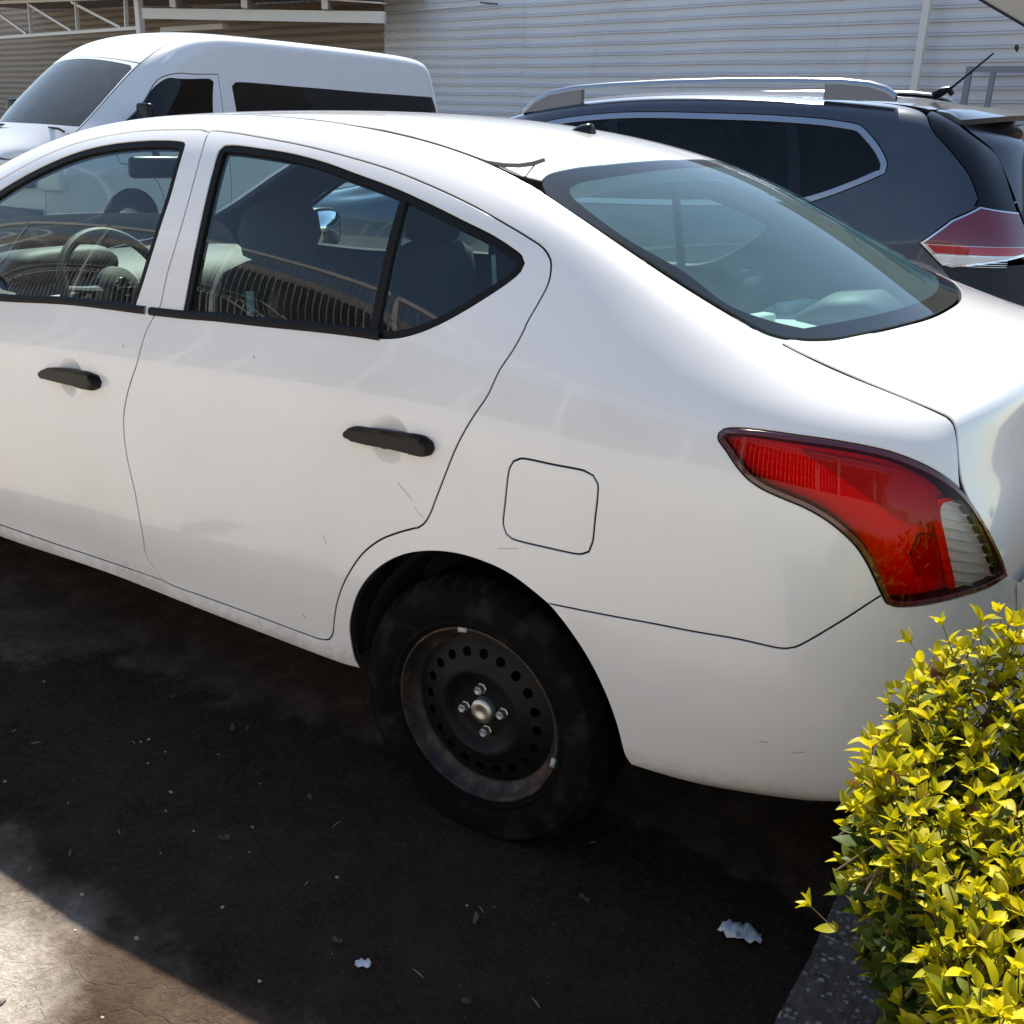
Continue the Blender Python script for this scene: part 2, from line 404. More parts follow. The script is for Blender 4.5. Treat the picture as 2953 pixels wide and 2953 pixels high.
# measured surface nets (metres) and panel outlines (net coordinates)
SEDAN_SIDE = [[[-3.34,0.46,0.24],[-3.34,0.37,0.25],[-3.34,0.35,0.28],[-3.34,0.35,0.33],[-3.34,0.33,0.43],[-3.34,0.312,0.55],[-3.34,0.308,0.66],[-3.34,0.318,0.76],[-3.34,0.345,0.61],[-3.34,0.375,0.65],[-3.34,0.41,0.68],[-3.34,0.45,0.705],[-3.34,0.5,0.725],[-3.34,0.55,0.74]],[[-3.22,0.32,0.24],[-3.22,0.23,0.25],[-3.22,0.21,0.28],[-3.22,0.21,0.33],[-3.22,0.19,0.43],[-3.22,0.172,0.55],[-3.22,0.168,0.66],[-3.22,0.178,0.76],[-3.22,0.205,0.67],[-3.22,0.235,0.71],[-3.22,0.27,0.74],[-3.22,0.31,0.765],[-3.22,0.36,0.785],[-3.22,0.42,0.8]],[[-3.05,0.23,0.24],[-3.05,0.14,0.25],[-3.05,0.12,0.28],[-3.05,0.12,0.33],[-3.05,0.1,0.43],[-3.05,0.082,0.55],[-3.05,0.078,0.66],[-3.05,0.088,0.76],[-3.05,0.115,0.73],[-3.05,0.145,0.77],[-3.05,0.18,0.8],[-3.05,0.22,0.825],[-3.05,0.27,0.845],[-3.05,0.34,0.86]],[[-2.8,0.18,0.24],[-2.8,0.09,0.25],[-2.8,0.07,0.28],[-2.8,0.07,0.33],[-2.8,0.05,0.43],[-2.8,0.032,0.55],[-2.8,0.028,0.66],[-2.8,0.038,0.76],[-2.8,0.065,0.8],[-2.8,0.095,0.84],[-2.8,0.13,0.87],[-2.8,0.17,0.895],[-2.8,0.22,0.915],[-2.8,0.28,0.93]],[[-2.5,0.16,0.24],[-2.5,0.07,0.25],[-2.5,0.05,0.28],[-2.5,0.05,0.33],[-2.5,0.03,0.43],[-2.5,0.012,0.55],[-2.5,0.008,0.66],[-2.5,0.018,0.76],[-2.5,0.045,0.87],[-2.5,0.075,0.91],[-2.5,0.11,0.94],[-2.5,0.15,0.965],[-2.5,0.2,0.985],[-2.5,0.24,1.0]],[[-2.2,0.13,0.245],[-2.2,0.06,0.252],[-2.2,0.028,0.285],[-2.2,0.036,0.332],[-2.2,0.016,0.43],[-2.2,0.003,0.57],[-2.2,0.0,0.72],[-2.2,0.006,0.821],[-2.2,0.022,0.885],[-2.2,0.052,0.965],[-2.2,0.105,1.028],[-2.2,0.1,1.04],[-2.2,0.165,1.101],[-2.2,0.22,1.119]],[[-1.9,0.13,0.245],[-1.9,0.06,0.252],[-1.9,0.028,0.285],[-1.9,0.036,0.332],[-1.9,0.016,0.43],[-1.9,0.003,0.57],[-1.9,0.0,0.72],[-1.9,0.006,0.827],[-1.9,0.022,0.895],[-1.9,0.052,0.975],[-1.9,0.105,1.1],[-1.9,0.135,1.197],[-1.9,0.2,1.258],[-1.9,0.255,1.276]],[[-1.6,0.13,0.245],[-1.6,0.06,0.252],[-1.6,0.028,0.285],[-1.6,0.036,0.332],[-1.6,0.016,0.43],[-1.6,0.003,0.57],[-1.6,0.0,0.72],[-1.6,0.006,0.833],[-1.6,0.022,0.905],[-1.6,0.052,0.985],[-1.6,0.105,1.156],[-1.6,0.158,1.317],[-1.6,0.223,1.378],[-1.6,0.278,1.396]],[[-1.3,0.13,0.245],[-1.3,0.06,0.252],[-1.3,0.028,0.285],[-1.3,0.036,0.332],[-1.3,0.016,0.43],[-1.3,0.003,0.57],[-1.3,0.0,0.72],[-1.3,0.006,0.845],[-1.3,0.022,0.925],[-1.3,0.052,1.005],[-1.3,0.105,1.192],[-1.3,0.172,1.375],[-1.3,0.237,1.436],[-1.3,0.292,1.454]],[[-1.0,0.13,0.245],[-1.0,0.06,0.252],[-1.0,0.028,0.285],[-1.0,0.036,0.332],[-1.0,0.016,0.43],[-1.0,0.003,0.57],[-1.0,0.0,0.72],[-1.0,0.006,0.854],[-1.0,0.022,0.94],[-1.0,0.052,1.02],[-1.0,0.105,1.21],[-1.0,0.177,1.397],[-1.0,0.242,1.458],[-1.0,0.297,1.476]],[[-0.7,0.13,0.245],[-0.7,0.06,0.252],[-0.7,0.028,0.285],[-0.7,0.036,0.332],[-0.7,0.016,0.43],[-0.7,0.003,0.57],[-0.7,0.0,0.72],[-0.7,0.006,0.863],[-0.7,0.022,0.955],[-0.7,0.052,1.035],[-0.7,0.105,1.219],[-0.7,0.18,1.397],[-0.7,0.245,1.458],[-0.7,0.3,1.476]],[[-0.4,0.13,0.245],[-0.4,0.06,0.252],[-0.4,0.028,0.285],[-0.4,0.036,0.332],[-0.4,0.016,0.43],[-0.4,0.003,0.57],[-0.4,0.0,0.72],[-0.4,0.006,0.872],[-0.4,0.022,0.97],[-0.4,0.052,1.05],[-0.4,0.105,1.217],[-0.4,0.18,1.372],[-0.4,0.245,1.433],[-0.4,0.3,1.451]],[[-0.14,0.13,0.245],[-0.14,0.06,0.252],[-0.14,0.028,0.285],[-0.14,0.036,0.332],[-0.14,0.016,0.43],[-0.14,0.003,0.57],[-0.14,0.0,0.72],[-0.14,0.006,0.875],[-0.14,0.022,0.975],[-0.14,0.052,1.055],[-0.14,0.105,1.199],[-0.14,0.162,1.322],[-0.14,0.227,1.383],[-0.14,0.282,1.401]],[[0.08,0.13,0.245],[0.08,0.06,0.252],[0.08,0.028,0.285],[0.08,0.034,0.332],[0.08,0.014,0.43],[0.08,0.001,0.57],[0.08,-0.002,0.72],[0.08,0.003,0.86],[0.08,0.018,0.965],[0.08,0.046,1.05],[0.08,0.09,1.14],[0.08,0.165,1.27],[0.08,0.192,1.3],[0.08,0.226,1.318]],[[0.28,0.14,0.245],[0.28,0.065,0.25],[0.28,0.03,0.285],[0.28,0.028,0.345],[0.28,0.012,0.44],[0.28,0.002,0.57],[0.28,-0.002,0.72],[0.28,0.004,0.85],[0.28,0.018,0.945],[0.28,0.043,1.02],[0.28,0.085,1.105],[0.28,0.145,1.188],[0.28,0.18,1.21],[0.28,0.212,1.223]],[[0.46,0.15,0.258],[0.46,0.075,0.265],[0.46,0.035,0.3],[0.46,0.028,0.36],[0.46,0.018,0.45],[0.46,0.012,0.57],[0.46,0.01,0.72],[0.46,0.013,0.84],[0.46,0.023,0.93],[0.46,0.042,1.0],[0.46,0.077,1.06],[0.46,0.124,1.11],[0.46,0.168,1.14],[0.46,0.206,1.148]],[[0.6,0.16,0.285],[0.6,0.085,0.29],[0.605,0.045,0.322],[0.61,0.036,0.38],[0.615,0.03,0.46],[0.615,0.027,0.58],[0.61,0.027,0.72],[0.61,0.03,0.83],[0.61,0.037,0.915],[0.61,0.052,0.975],[0.61,0.08,1.03],[0.605,0.12,1.068],[0.6,0.165,1.093],[0.6,0.2,1.1]],[[0.73,0.18,0.295],[0.735,0.11,0.305],[0.74,0.078,0.338],[0.75,0.065,0.4],[0.755,0.058,0.48],[0.755,0.056,0.59],[0.75,0.058,0.72],[0.745,0.06,0.82],[0.74,0.066,0.9],[0.735,0.078,0.955],[0.73,0.1,1.01],[0.725,0.13,1.045],[0.715,0.17,1.07],[0.71,0.195,1.077]],[[0.84,0.21,0.33],[0.85,0.15,0.345],[0.86,0.125,0.37],[0.868,0.115,0.42],[0.872,0.108,0.5],[0.87,0.108,0.6],[0.862,0.11,0.7],[0.855,0.112,0.79],[0.845,0.115,0.865],[0.83,0.12,0.925],[0.815,0.135,0.985],[0.8,0.155,1.024],[0.79,0.18,1.048],[0.785,0.198,1.057]],[[0.91,0.27,0.345],[0.925,0.23,0.36],[0.94,0.21,0.39],[0.948,0.2,0.44],[0.95,0.195,0.51],[0.945,0.195,0.6],[0.935,0.195,0.69],[0.925,0.195,0.77],[0.905,0.192,0.84],[0.88,0.188,0.9],[0.855,0.185,0.955],[0.838,0.19,1.0],[0.825,0.2,1.03],[0.82,0.21,1.042]],[[0.955,0.36,0.355],[0.975,0.33,0.37],[0.988,0.31,0.4],[0.992,0.3,0.45],[0.99,0.295,0.52],[0.982,0.292,0.6],[0.97,0.288,0.68],[0.956,0.28,0.755],[0.93,0.268,0.825],[0.9,0.254,0.885],[0.868,0.24,0.94],[0.852,0.232,0.985],[0.842,0.228,1.017],[0.838,0.227,1.03]]]
SEDAN_EDGE = [[-3.34,0.55,0.74],[-3.22,0.42,0.8],[-3.05,0.34,0.86],[-2.8,0.28,0.93],[-2.5,0.24,1.0],[-2.2,0.22,1.119],[-1.9,0.255,1.276],[-1.6,0.278,1.396],[-1.3,0.292,1.454],[-1.0,0.297,1.476],[-0.7,0.3,1.476],[-0.4,0.3,1.451],[-0.14,0.282,1.401],[0.08,0.226,1.318],[0.28,0.212,1.223],[0.46,0.206,1.148],[0.6,0.203,1.106],[0.71,0.201,1.077],[0.782,0.203,1.06],[0.812,0.208,1.05],[0.825,0.206,1.035],[0.833,0.196,1.003],[0.848,0.181,0.955],[0.864,0.188,0.922],[0.887,0.206,0.886],[0.91,0.227,0.845],[0.93,0.246,0.805],[0.942,0.256,0.77],[0.955,0.262,0.7],[0.965,0.27,0.62]]
SEDAN_MID = [[-3.42,0.77],[-3.27,0.86],[-3.08,0.935],[-2.85,0.995],[-2.6,1.045],[-2.42,1.12],[-2.06,1.29],[-1.72,1.418],[-1.38,1.476],[-1.04,1.493],[-0.7,1.5],[-0.38,1.482],[-0.08,1.44],[0.16,1.375],[0.4,1.265],[0.585,1.165],[0.7,1.118],[0.8,1.105],[0.865,1.098],[0.905,1.085],[0.922,1.06],[0.93,1.03],[0.935,0.99],[0.942,0.955],[0.95,0.92],[0.958,0.88],[0.966,0.835],[0.972,0.79],[0.98,0.71],[0.985,0.63]]
SUV_SIDE = [[[-4.02,3.62,0.28],[-4.02,3.52,0.31],[-4.02,3.47,0.4],[-4.02,3.44,0.55],[-4.02,3.43,0.7],[-4.02,3.435,0.8],[-4.02,3.45,0.75],[-4.02,3.47,0.78],[-4.02,3.495,0.81],[-4.02,3.53,0.835],[-4.02,3.57,0.85],[-4.02,3.62,0.865],[-4.02,3.6,0.88]],[[-3.92,3.42,0.28],[-3.92,3.32,0.31],[-3.92,3.27,0.4],[-3.92,3.24,0.55],[-3.92,3.23,0.7],[-3.92,3.235,0.8],[-3.92,3.25,0.82],[-3.92,3.27,0.85],[-3.92,3.295,0.88],[-3.92,3.33,0.905],[-3.92,3.37,0.92],[-3.92,3.42,0.935],[-3.92,3.48,0.95]],[[-3.75,3.3,0.28],[-3.75,3.2,0.31],[-3.75,3.15,0.4],[-3.75,3.12,0.55],[-3.75,3.11,0.7],[-3.75,3.115,0.8],[-3.75,3.13,0.87],[-3.75,3.15,0.9],[-3.75,3.175,0.93],[-3.75,3.21,0.955],[-3.75,3.25,0.97],[-3.75,3.3,0.985],[-3.75,3.4,1.0]],[[-3.45,3.23,0.28],[-3.45,3.13,0.31],[-3.45,3.08,0.4],[-3.45,3.05,0.55],[-3.45,3.04,0.7],[-3.45,3.045,0.8],[-3.45,3.06,0.92],[-3.45,3.08,0.95],[-3.45,3.105,0.98],[-3.45,3.14,1.005],[-3.45,3.18,1.02],[-3.45,3.23,1.035],[-3.45,3.34,1.05]],[[-3.1,3.2,0.28],[-3.1,3.1,0.31],[-3.1,3.05,0.4],[-3.1,3.02,0.55],[-3.1,3.01,0.7],[-3.1,3.015,0.8],[-3.1,3.03,0.96],[-3.1,3.05,0.99],[-3.1,3.075,1.02],[-3.1,3.11,1.045],[-3.1,3.15,1.06],[-3.1,3.2,1.075],[-3.1,3.3,1.09]],[[-2.75,3.14,0.26],[-2.75,3.05,0.29],[-2.75,3.02,0.4],[-2.75,3.0,0.58],[-2.75,3.0,0.75],[-2.75,3.008,0.9],[-2.75,3.03,0.98],[-2.75,3.055,1.05],[-2.75,3.1,1.077],[-2.75,3.165,1.06],[-2.75,3.2,1.14],[-2.75,3.245,1.178],[-2.75,3.29,1.19]],[[-2.4,3.14,0.26],[-2.4,3.05,0.29],[-2.4,3.02,0.4],[-2.4,3.0,0.58],[-2.4,3.0,0.75],[-2.4,3.008,0.9],[-2.4,3.03,0.99],[-2.4,3.055,1.06],[-2.4,3.1,1.163],[-2.4,3.165,1.24],[-2.4,3.2,1.32],[-2.4,3.245,1.358],[-2.4,3.31,1.37]],[[-2.05,3.14,0.26],[-2.05,3.05,0.29],[-2.05,3.02,0.4],[-2.05,3.0,0.58],[-2.05,3.0,0.75],[-2.05,3.008,0.9],[-2.05,3.03,0.995],[-2.05,3.055,1.065],[-2.05,3.1,1.231],[-2.05,3.165,1.385],[-2.05,3.2,1.465],[-2.05,3.245,1.503],[-2.05,3.33,1.515]],[[-1.7,3.14,0.26],[-1.7,3.05,0.29],[-1.7,3.02,0.4],[-1.7,3.0,0.58],[-1.7,3.0,0.75],[-1.7,3.008,0.9],[-1.7,3.03,1.005],[-1.7,3.055,1.075],[-1.7,3.1,1.268],[-1.7,3.165,1.455],[-1.7,3.2,1.535],[-1.7,3.245,1.573],[-1.7,3.34,1.585]],[[-1.3,3.14,0.26],[-1.3,3.05,0.29],[-1.3,3.02,0.4],[-1.3,3.0,0.58],[-1.3,3.0,0.75],[-1.3,3.008,0.9],[-1.3,3.03,1.015],[-1.3,3.055,1.085],[-1.3,3.1,1.292],[-1.3,3.165,1.495],[-1.3,3.2,1.575],[-1.3,3.245,1.613],[-1.3,3.345,1.625]],[[-0.9,3.14,0.26],[-0.9,3.05,0.29],[-0.9,3.02,0.4],[-0.9,3.0,0.58],[-0.9,3.0,0.75],[-0.9,3.008,0.9],[-0.9,3.03,1.03],[-0.9,3.055,1.1],[-0.9,3.1,1.305],[-0.9,3.165,1.505],[-0.9,3.2,1.585],[-0.9,3.245,1.623],[-0.9,3.345,1.635]],[[-0.5,3.14,0.26],[-0.5,3.05,0.29],[-0.5,3.02,0.4],[-0.5,3.0,0.58],[-0.5,3.0,0.75],[-0.5,3.008,0.9],[-0.5,3.03,1.05],[-0.5,3.055,1.12],[-0.5,3.1,1.313],[-0.5,3.165,1.5],[-0.5,3.2,1.58],[-0.5,3.245,1.618],[-0.5,3.345,1.63]],[[-0.2,3.14,0.26],[-0.2,3.05,0.29],[-0.2,3.02,0.4],[-0.2,3.0,0.58],[-0.2,3.0,0.75],[-0.2,3.008,0.9],[-0.2,3.03,1.07],[-0.2,3.055,1.14],[-0.2,3.1,1.318],[-0.2,3.165,1.485],[-0.2,3.2,1.565],[-0.2,3.245,1.603],[-0.2,3.34,1.615]],[[0.0,3.14,0.3],[0.0,3.06,0.33],[0.0,3.02,0.43],[0.0,3.005,0.58],[0.0,3.005,0.75],[0.0,3.012,0.9],[0.0,3.03,1.02],[0.0,3.055,1.12],[0.0,3.1,1.27],[0.0,3.165,1.46],[0.0,3.205,1.545],[0.0,3.25,1.588],[0.0,3.33,1.602]],[[0.2,3.16,0.33],[0.2,3.08,0.36],[0.2,3.04,0.45],[0.2,3.02,0.6],[0.2,3.02,0.76],[0.2,3.028,0.9],[0.19,3.04,1.02],[0.185,3.06,1.12],[0.175,3.1,1.25],[0.15,3.17,1.42],[0.13,3.22,1.5],[0.12,3.262,1.545],[0.115,3.32,1.565]],[[0.38,3.2,0.35],[0.38,3.12,0.38],[0.39,3.08,0.47],[0.39,3.06,0.62],[0.385,3.058,0.77],[0.375,3.062,0.9],[0.36,3.07,1.02],[0.34,3.085,1.12],[0.31,3.12,1.22],[0.255,3.18,1.37],[0.22,3.225,1.445],[0.2,3.265,1.49],[0.19,3.31,1.515]],[[0.5,3.3,0.37],[0.51,3.24,0.4],[0.52,3.2,0.5],[0.515,3.17,0.64],[0.505,3.16,0.78],[0.49,3.16,0.9],[0.47,3.16,1.02],[0.445,3.17,1.11],[0.405,3.19,1.2],[0.335,3.23,1.33],[0.29,3.26,1.405],[0.265,3.29,1.45],[0.25,3.32,1.475]],[[0.56,3.46,0.38],[0.575,3.42,0.41],[0.585,3.38,0.5],[0.58,3.35,0.64],[0.57,3.33,0.78],[0.555,3.32,0.9],[0.535,3.31,1.02],[0.51,3.31,1.1],[0.465,3.315,1.19],[0.395,3.33,1.31],[0.345,3.345,1.38],[0.315,3.355,1.42],[0.3,3.365,1.44]]]
SUV_TOP_EDGE = [[-4.02,3.6,0.88],[-3.92,3.48,0.95],[-3.75,3.4,1.0],[-3.45,3.34,1.05],[-3.1,3.3,1.09],[-2.75,3.29,1.19],[-2.4,3.31,1.37],[-2.05,3.33,1.515],[-1.7,3.34,1.585],[-1.3,3.345,1.625],[-0.9,3.345,1.635],[-0.5,3.345,1.63],[-0.2,3.34,1.615],[0.0,3.33,1.602],[0.115,3.32,1.565],[0.19,3.31,1.515],[0.25,3.32,1.475],[0.3,3.365,1.44],[0.365,3.35,1.35],[0.46,3.32,1.19],[0.51,3.31,1.1],[0.55,3.315,0.95],[0.575,3.34,0.7]]
SUV_MID = [[-4.1,0.92],[-3.98,1.0],[-3.8,1.06],[-3.5,1.11],[-3.15,1.14],[-2.95,1.2],[-2.55,1.4],[-2.15,1.555],[-1.75,1.63],[-1.3,1.66],[-0.9,1.67],[-0.5,1.668],[-0.2,1.655],[0.02,1.64],[0.17,1.6],[0.3,1.54],[0.38,1.49],[0.42,1.45],[0.45,1.37],[0.52,1.22],[0.56,1.12],[0.6,0.96],[0.61,0.72]]
VAN_SIDE = [[[-8.7,5.06,0.3],[-8.61,5.06,0.34],[-8.57,5.06,0.55],[-8.55,5.06,0.85],[-8.56,5.06,0.861],[-8.575,5.06,0.872],[-8.59,5.06,0.883],[-8.61,5.06,0.894],[-8.635,5.06,0.906],[-8.66,5.06,0.917],[-8.7,5.06,0.928],[-8.75,5.06,0.939],[-9.05,5.06,0.95]],[[-8.53,5.14,0.3],[-8.44,5.14,0.34],[-8.4,5.14,0.55],[-8.38,5.14,0.85],[-8.39,5.14,0.869],[-8.405,5.14,0.888],[-8.42,5.14,0.907],[-8.44,5.14,0.926],[-8.465,5.14,0.944],[-8.49,5.14,0.963],[-8.53,5.14,0.982],[-8.58,5.14,1.001],[-8.8,5.14,1.02]],[[-8.45,5.3,0.3],[-8.36,5.3,0.34],[-8.32,5.3,0.55],[-8.3,5.3,0.85],[-8.31,5.3,0.878],[-8.325,5.3,0.906],[-8.34,5.3,0.933],[-8.36,5.3,0.961],[-8.385,5.3,0.989],[-8.41,5.3,1.017],[-8.45,5.3,1.044],[-8.5,5.3,1.072],[-8.64,5.3,1.1]],[[-8.41,5.42,0.3],[-8.32,5.42,0.34],[-8.28,5.42,0.55],[-8.26,5.42,0.85],[-8.27,5.42,0.889],[-8.285,5.42,0.928],[-8.3,5.42,0.967],[-8.32,5.42,1.006],[-8.345,5.42,1.044],[-8.37,5.42,1.083],[-8.41,5.42,1.122],[-8.46,5.42,1.161],[-8.53,5.42,1.2]],[[-8.4,5.66,0.3],[-8.31,5.66,0.34],[-8.27,5.66,0.55],[-8.25,5.66,0.85],[-8.26,5.66,0.913],[-8.275,5.66,0.977],[-8.29,5.66,1.04],[-8.31,5.66,1.103],[-8.335,5.66,1.167],[-8.36,5.66,1.23],[-8.4,5.66,1.293],[-8.45,5.66,1.357],[-8.49,5.66,1.42]],[[-8.4,5.93,0.3],[-8.31,5.93,0.34],[-8.27,5.93,0.55],[-8.25,5.93,0.85],[-8.26,5.93,0.939],[-8.275,5.93,1.028],[-8.29,5.93,1.117],[-8.31,5.93,1.206],[-8.335,5.93,1.294],[-8.36,5.93,1.383],[-8.4,5.93,1.472],[-8.45,5.93,1.561],[-8.49,5.93,1.65]],[[-8.4,6.22,0.3],[-8.31,6.22,0.34],[-8.27,6.22,0.55],[-8.25,6.22,0.85],[-8.26,6.22,0.964],[-8.275,6.22,1.079],[-8.29,6.22,1.193],[-8.31,6.22,1.308],[-8.335,6.22,1.422],[-8.36,6.22,1.537],[-8.4,6.22,1.651],[-8.45,6.22,1.766],[-8.5,6.22,1.88]],[[-8.4,6.5,0.3],[-8.29,6.5,0.34],[-8.25,6.5,0.55],[-8.25,6.5,0.85],[-8.26,6.5,1.08],[-8.275,6.5,1.25],[-8.3,6.5,1.45],[-8.335,6.5,1.68],[-8.36,6.5,1.82],[-8.385,6.5,2.02],[-8.4,6.5,1.965],[-8.425,6.5,2.025],[-8.5,6.5,2.05]],[[-8.4,6.8,0.3],[-8.29,6.8,0.34],[-8.25,6.8,0.55],[-8.25,6.8,0.85],[-8.26,6.8,1.08],[-8.275,6.8,1.25],[-8.3,6.8,1.45],[-8.335,6.8,1.68],[-8.36,6.8,1.82],[-8.385,6.8,2.02],[-8.4,6.8,2.095],[-8.425,6.8,2.155],[-8.52,6.8,2.18]],[[-8.4,7.2,0.3],[-8.29,7.2,0.34],[-8.25,7.2,0.55],[-8.25,7.2,0.85],[-8.26,7.2,1.08],[-8.275,7.2,1.25],[-8.3,7.2,1.45],[-8.335,7.2,1.68],[-8.36,7.2,1.82],[-8.385,7.2,2.02],[-8.4,7.2,2.17],[-8.425,7.2,2.23],[-8.53,7.2,2.255]],[[-8.4,7.7,0.3],[-8.29,7.7,0.34],[-8.25,7.7,0.55],[-8.25,7.7,0.85],[-8.26,7.7,1.08],[-8.275,7.7,1.25],[-8.3,7.7,1.45],[-8.335,7.7,1.68],[-8.36,7.7,1.82],[-8.385,7.7,2.02],[-8.4,7.7,2.19],[-8.425,7.7,2.25],[-8.53,7.7,2.275]],[[-8.4,8.5,0.3],[-8.29,8.5,0.34],[-8.25,8.5,0.55],[-8.25,8.5,0.85],[-8.26,8.5,1.08],[-8.275,8.5,1.25],[-8.3,8.5,1.45],[-8.335,8.5,1.68],[-8.36,8.5,1.82],[-8.385,8.5,2.02],[-8.4,8.5,2.195],[-8.425,8.5,2.255],[-8.53,8.5,2.28]],[[-8.4,9.4,0.3],[-8.29,9.4,0.34],[-8.25,9.4,0.55],[-8.25,9.4,0.85],[-8.26,9.4,1.08],[-8.275,9.4,1.25],[-8.3,9.4,1.45],[-8.335,9.4,1.68],[-8.36,9.4,1.82],[-8.385,9.4,2.02],[-8.4,9.4,2.195],[-8.425,9.4,2.255],[-8.53,9.4,2.28]],[[-8.4,10.4,0.3],[-8.29,10.4,0.34],[-8.25,10.4,0.55],[-8.25,10.4,0.85],[-8.26,10.4,1.08],[-8.275,10.4,1.25],[-8.3,10.4,1.45],[-8.335,10.4,1.68],[-8.36,10.4,1.82],[-8.385,10.4,2.02],[-8.4,10.4,2.185],[-8.425,10.4,2.245],[-8.53,10.4,2.27]],[[-8.4,11.0,0.3],[-8.29,11.0,0.34],[-8.25,11.0,0.55],[-8.25,11.0,0.85],[-8.26,11.0,1.08],[-8.275,11.0,1.25],[-8.3,11.0,1.45],[-8.335,11.0,1.68],[-8.36,11.0,1.82],[-8.385,11.0,2.02],[-8.4,11.0,2.165],[-8.425,11.0,2.225],[-8.53,11.0,2.25]],[[-8.42,11.32,0.32],[-8.31,11.34,0.36],[-8.27,11.36,0.55],[-8.27,11.36,0.85],[-8.28,11.35,1.08],[-8.295,11.34,1.25],[-8.32,11.32,1.45],[-8.35,11.29,1.68],[-8.375,11.27,1.82],[-8.4,11.24,2.005],[-8.43,11.22,2.105],[-8.48,11.2,2.165],[-8.55,11.19,2.195]],[[-8.55,11.48,0.34],[-8.47,11.5,0.38],[-8.45,11.52,0.55],[-8.45,11.52,0.85],[-8.45,11.51,1.08],[-8.45,11.49,1.25],[-8.46,11.47,1.45],[-8.48,11.42,1.68],[-8.5,11.39,1.82],[-8.52,11.34,1.985],[-8.54,11.31,2.075],[-8.56,11.28,2.125],[-8.6,11.27,2.145]]]
VAN_MID = [[5.0,0.97],[5.06,1.05],[5.17,1.13],[5.3,1.24],[5.52,1.47],[5.8,1.71],[6.1,1.94],[6.4,2.1],[6.75,2.22],[7.2,2.295],[7.7,2.315],[8.5,2.32],[9.4,2.32],[10.4,2.305],[11.0,2.285],[11.24,2.23],[11.34,2.17]]
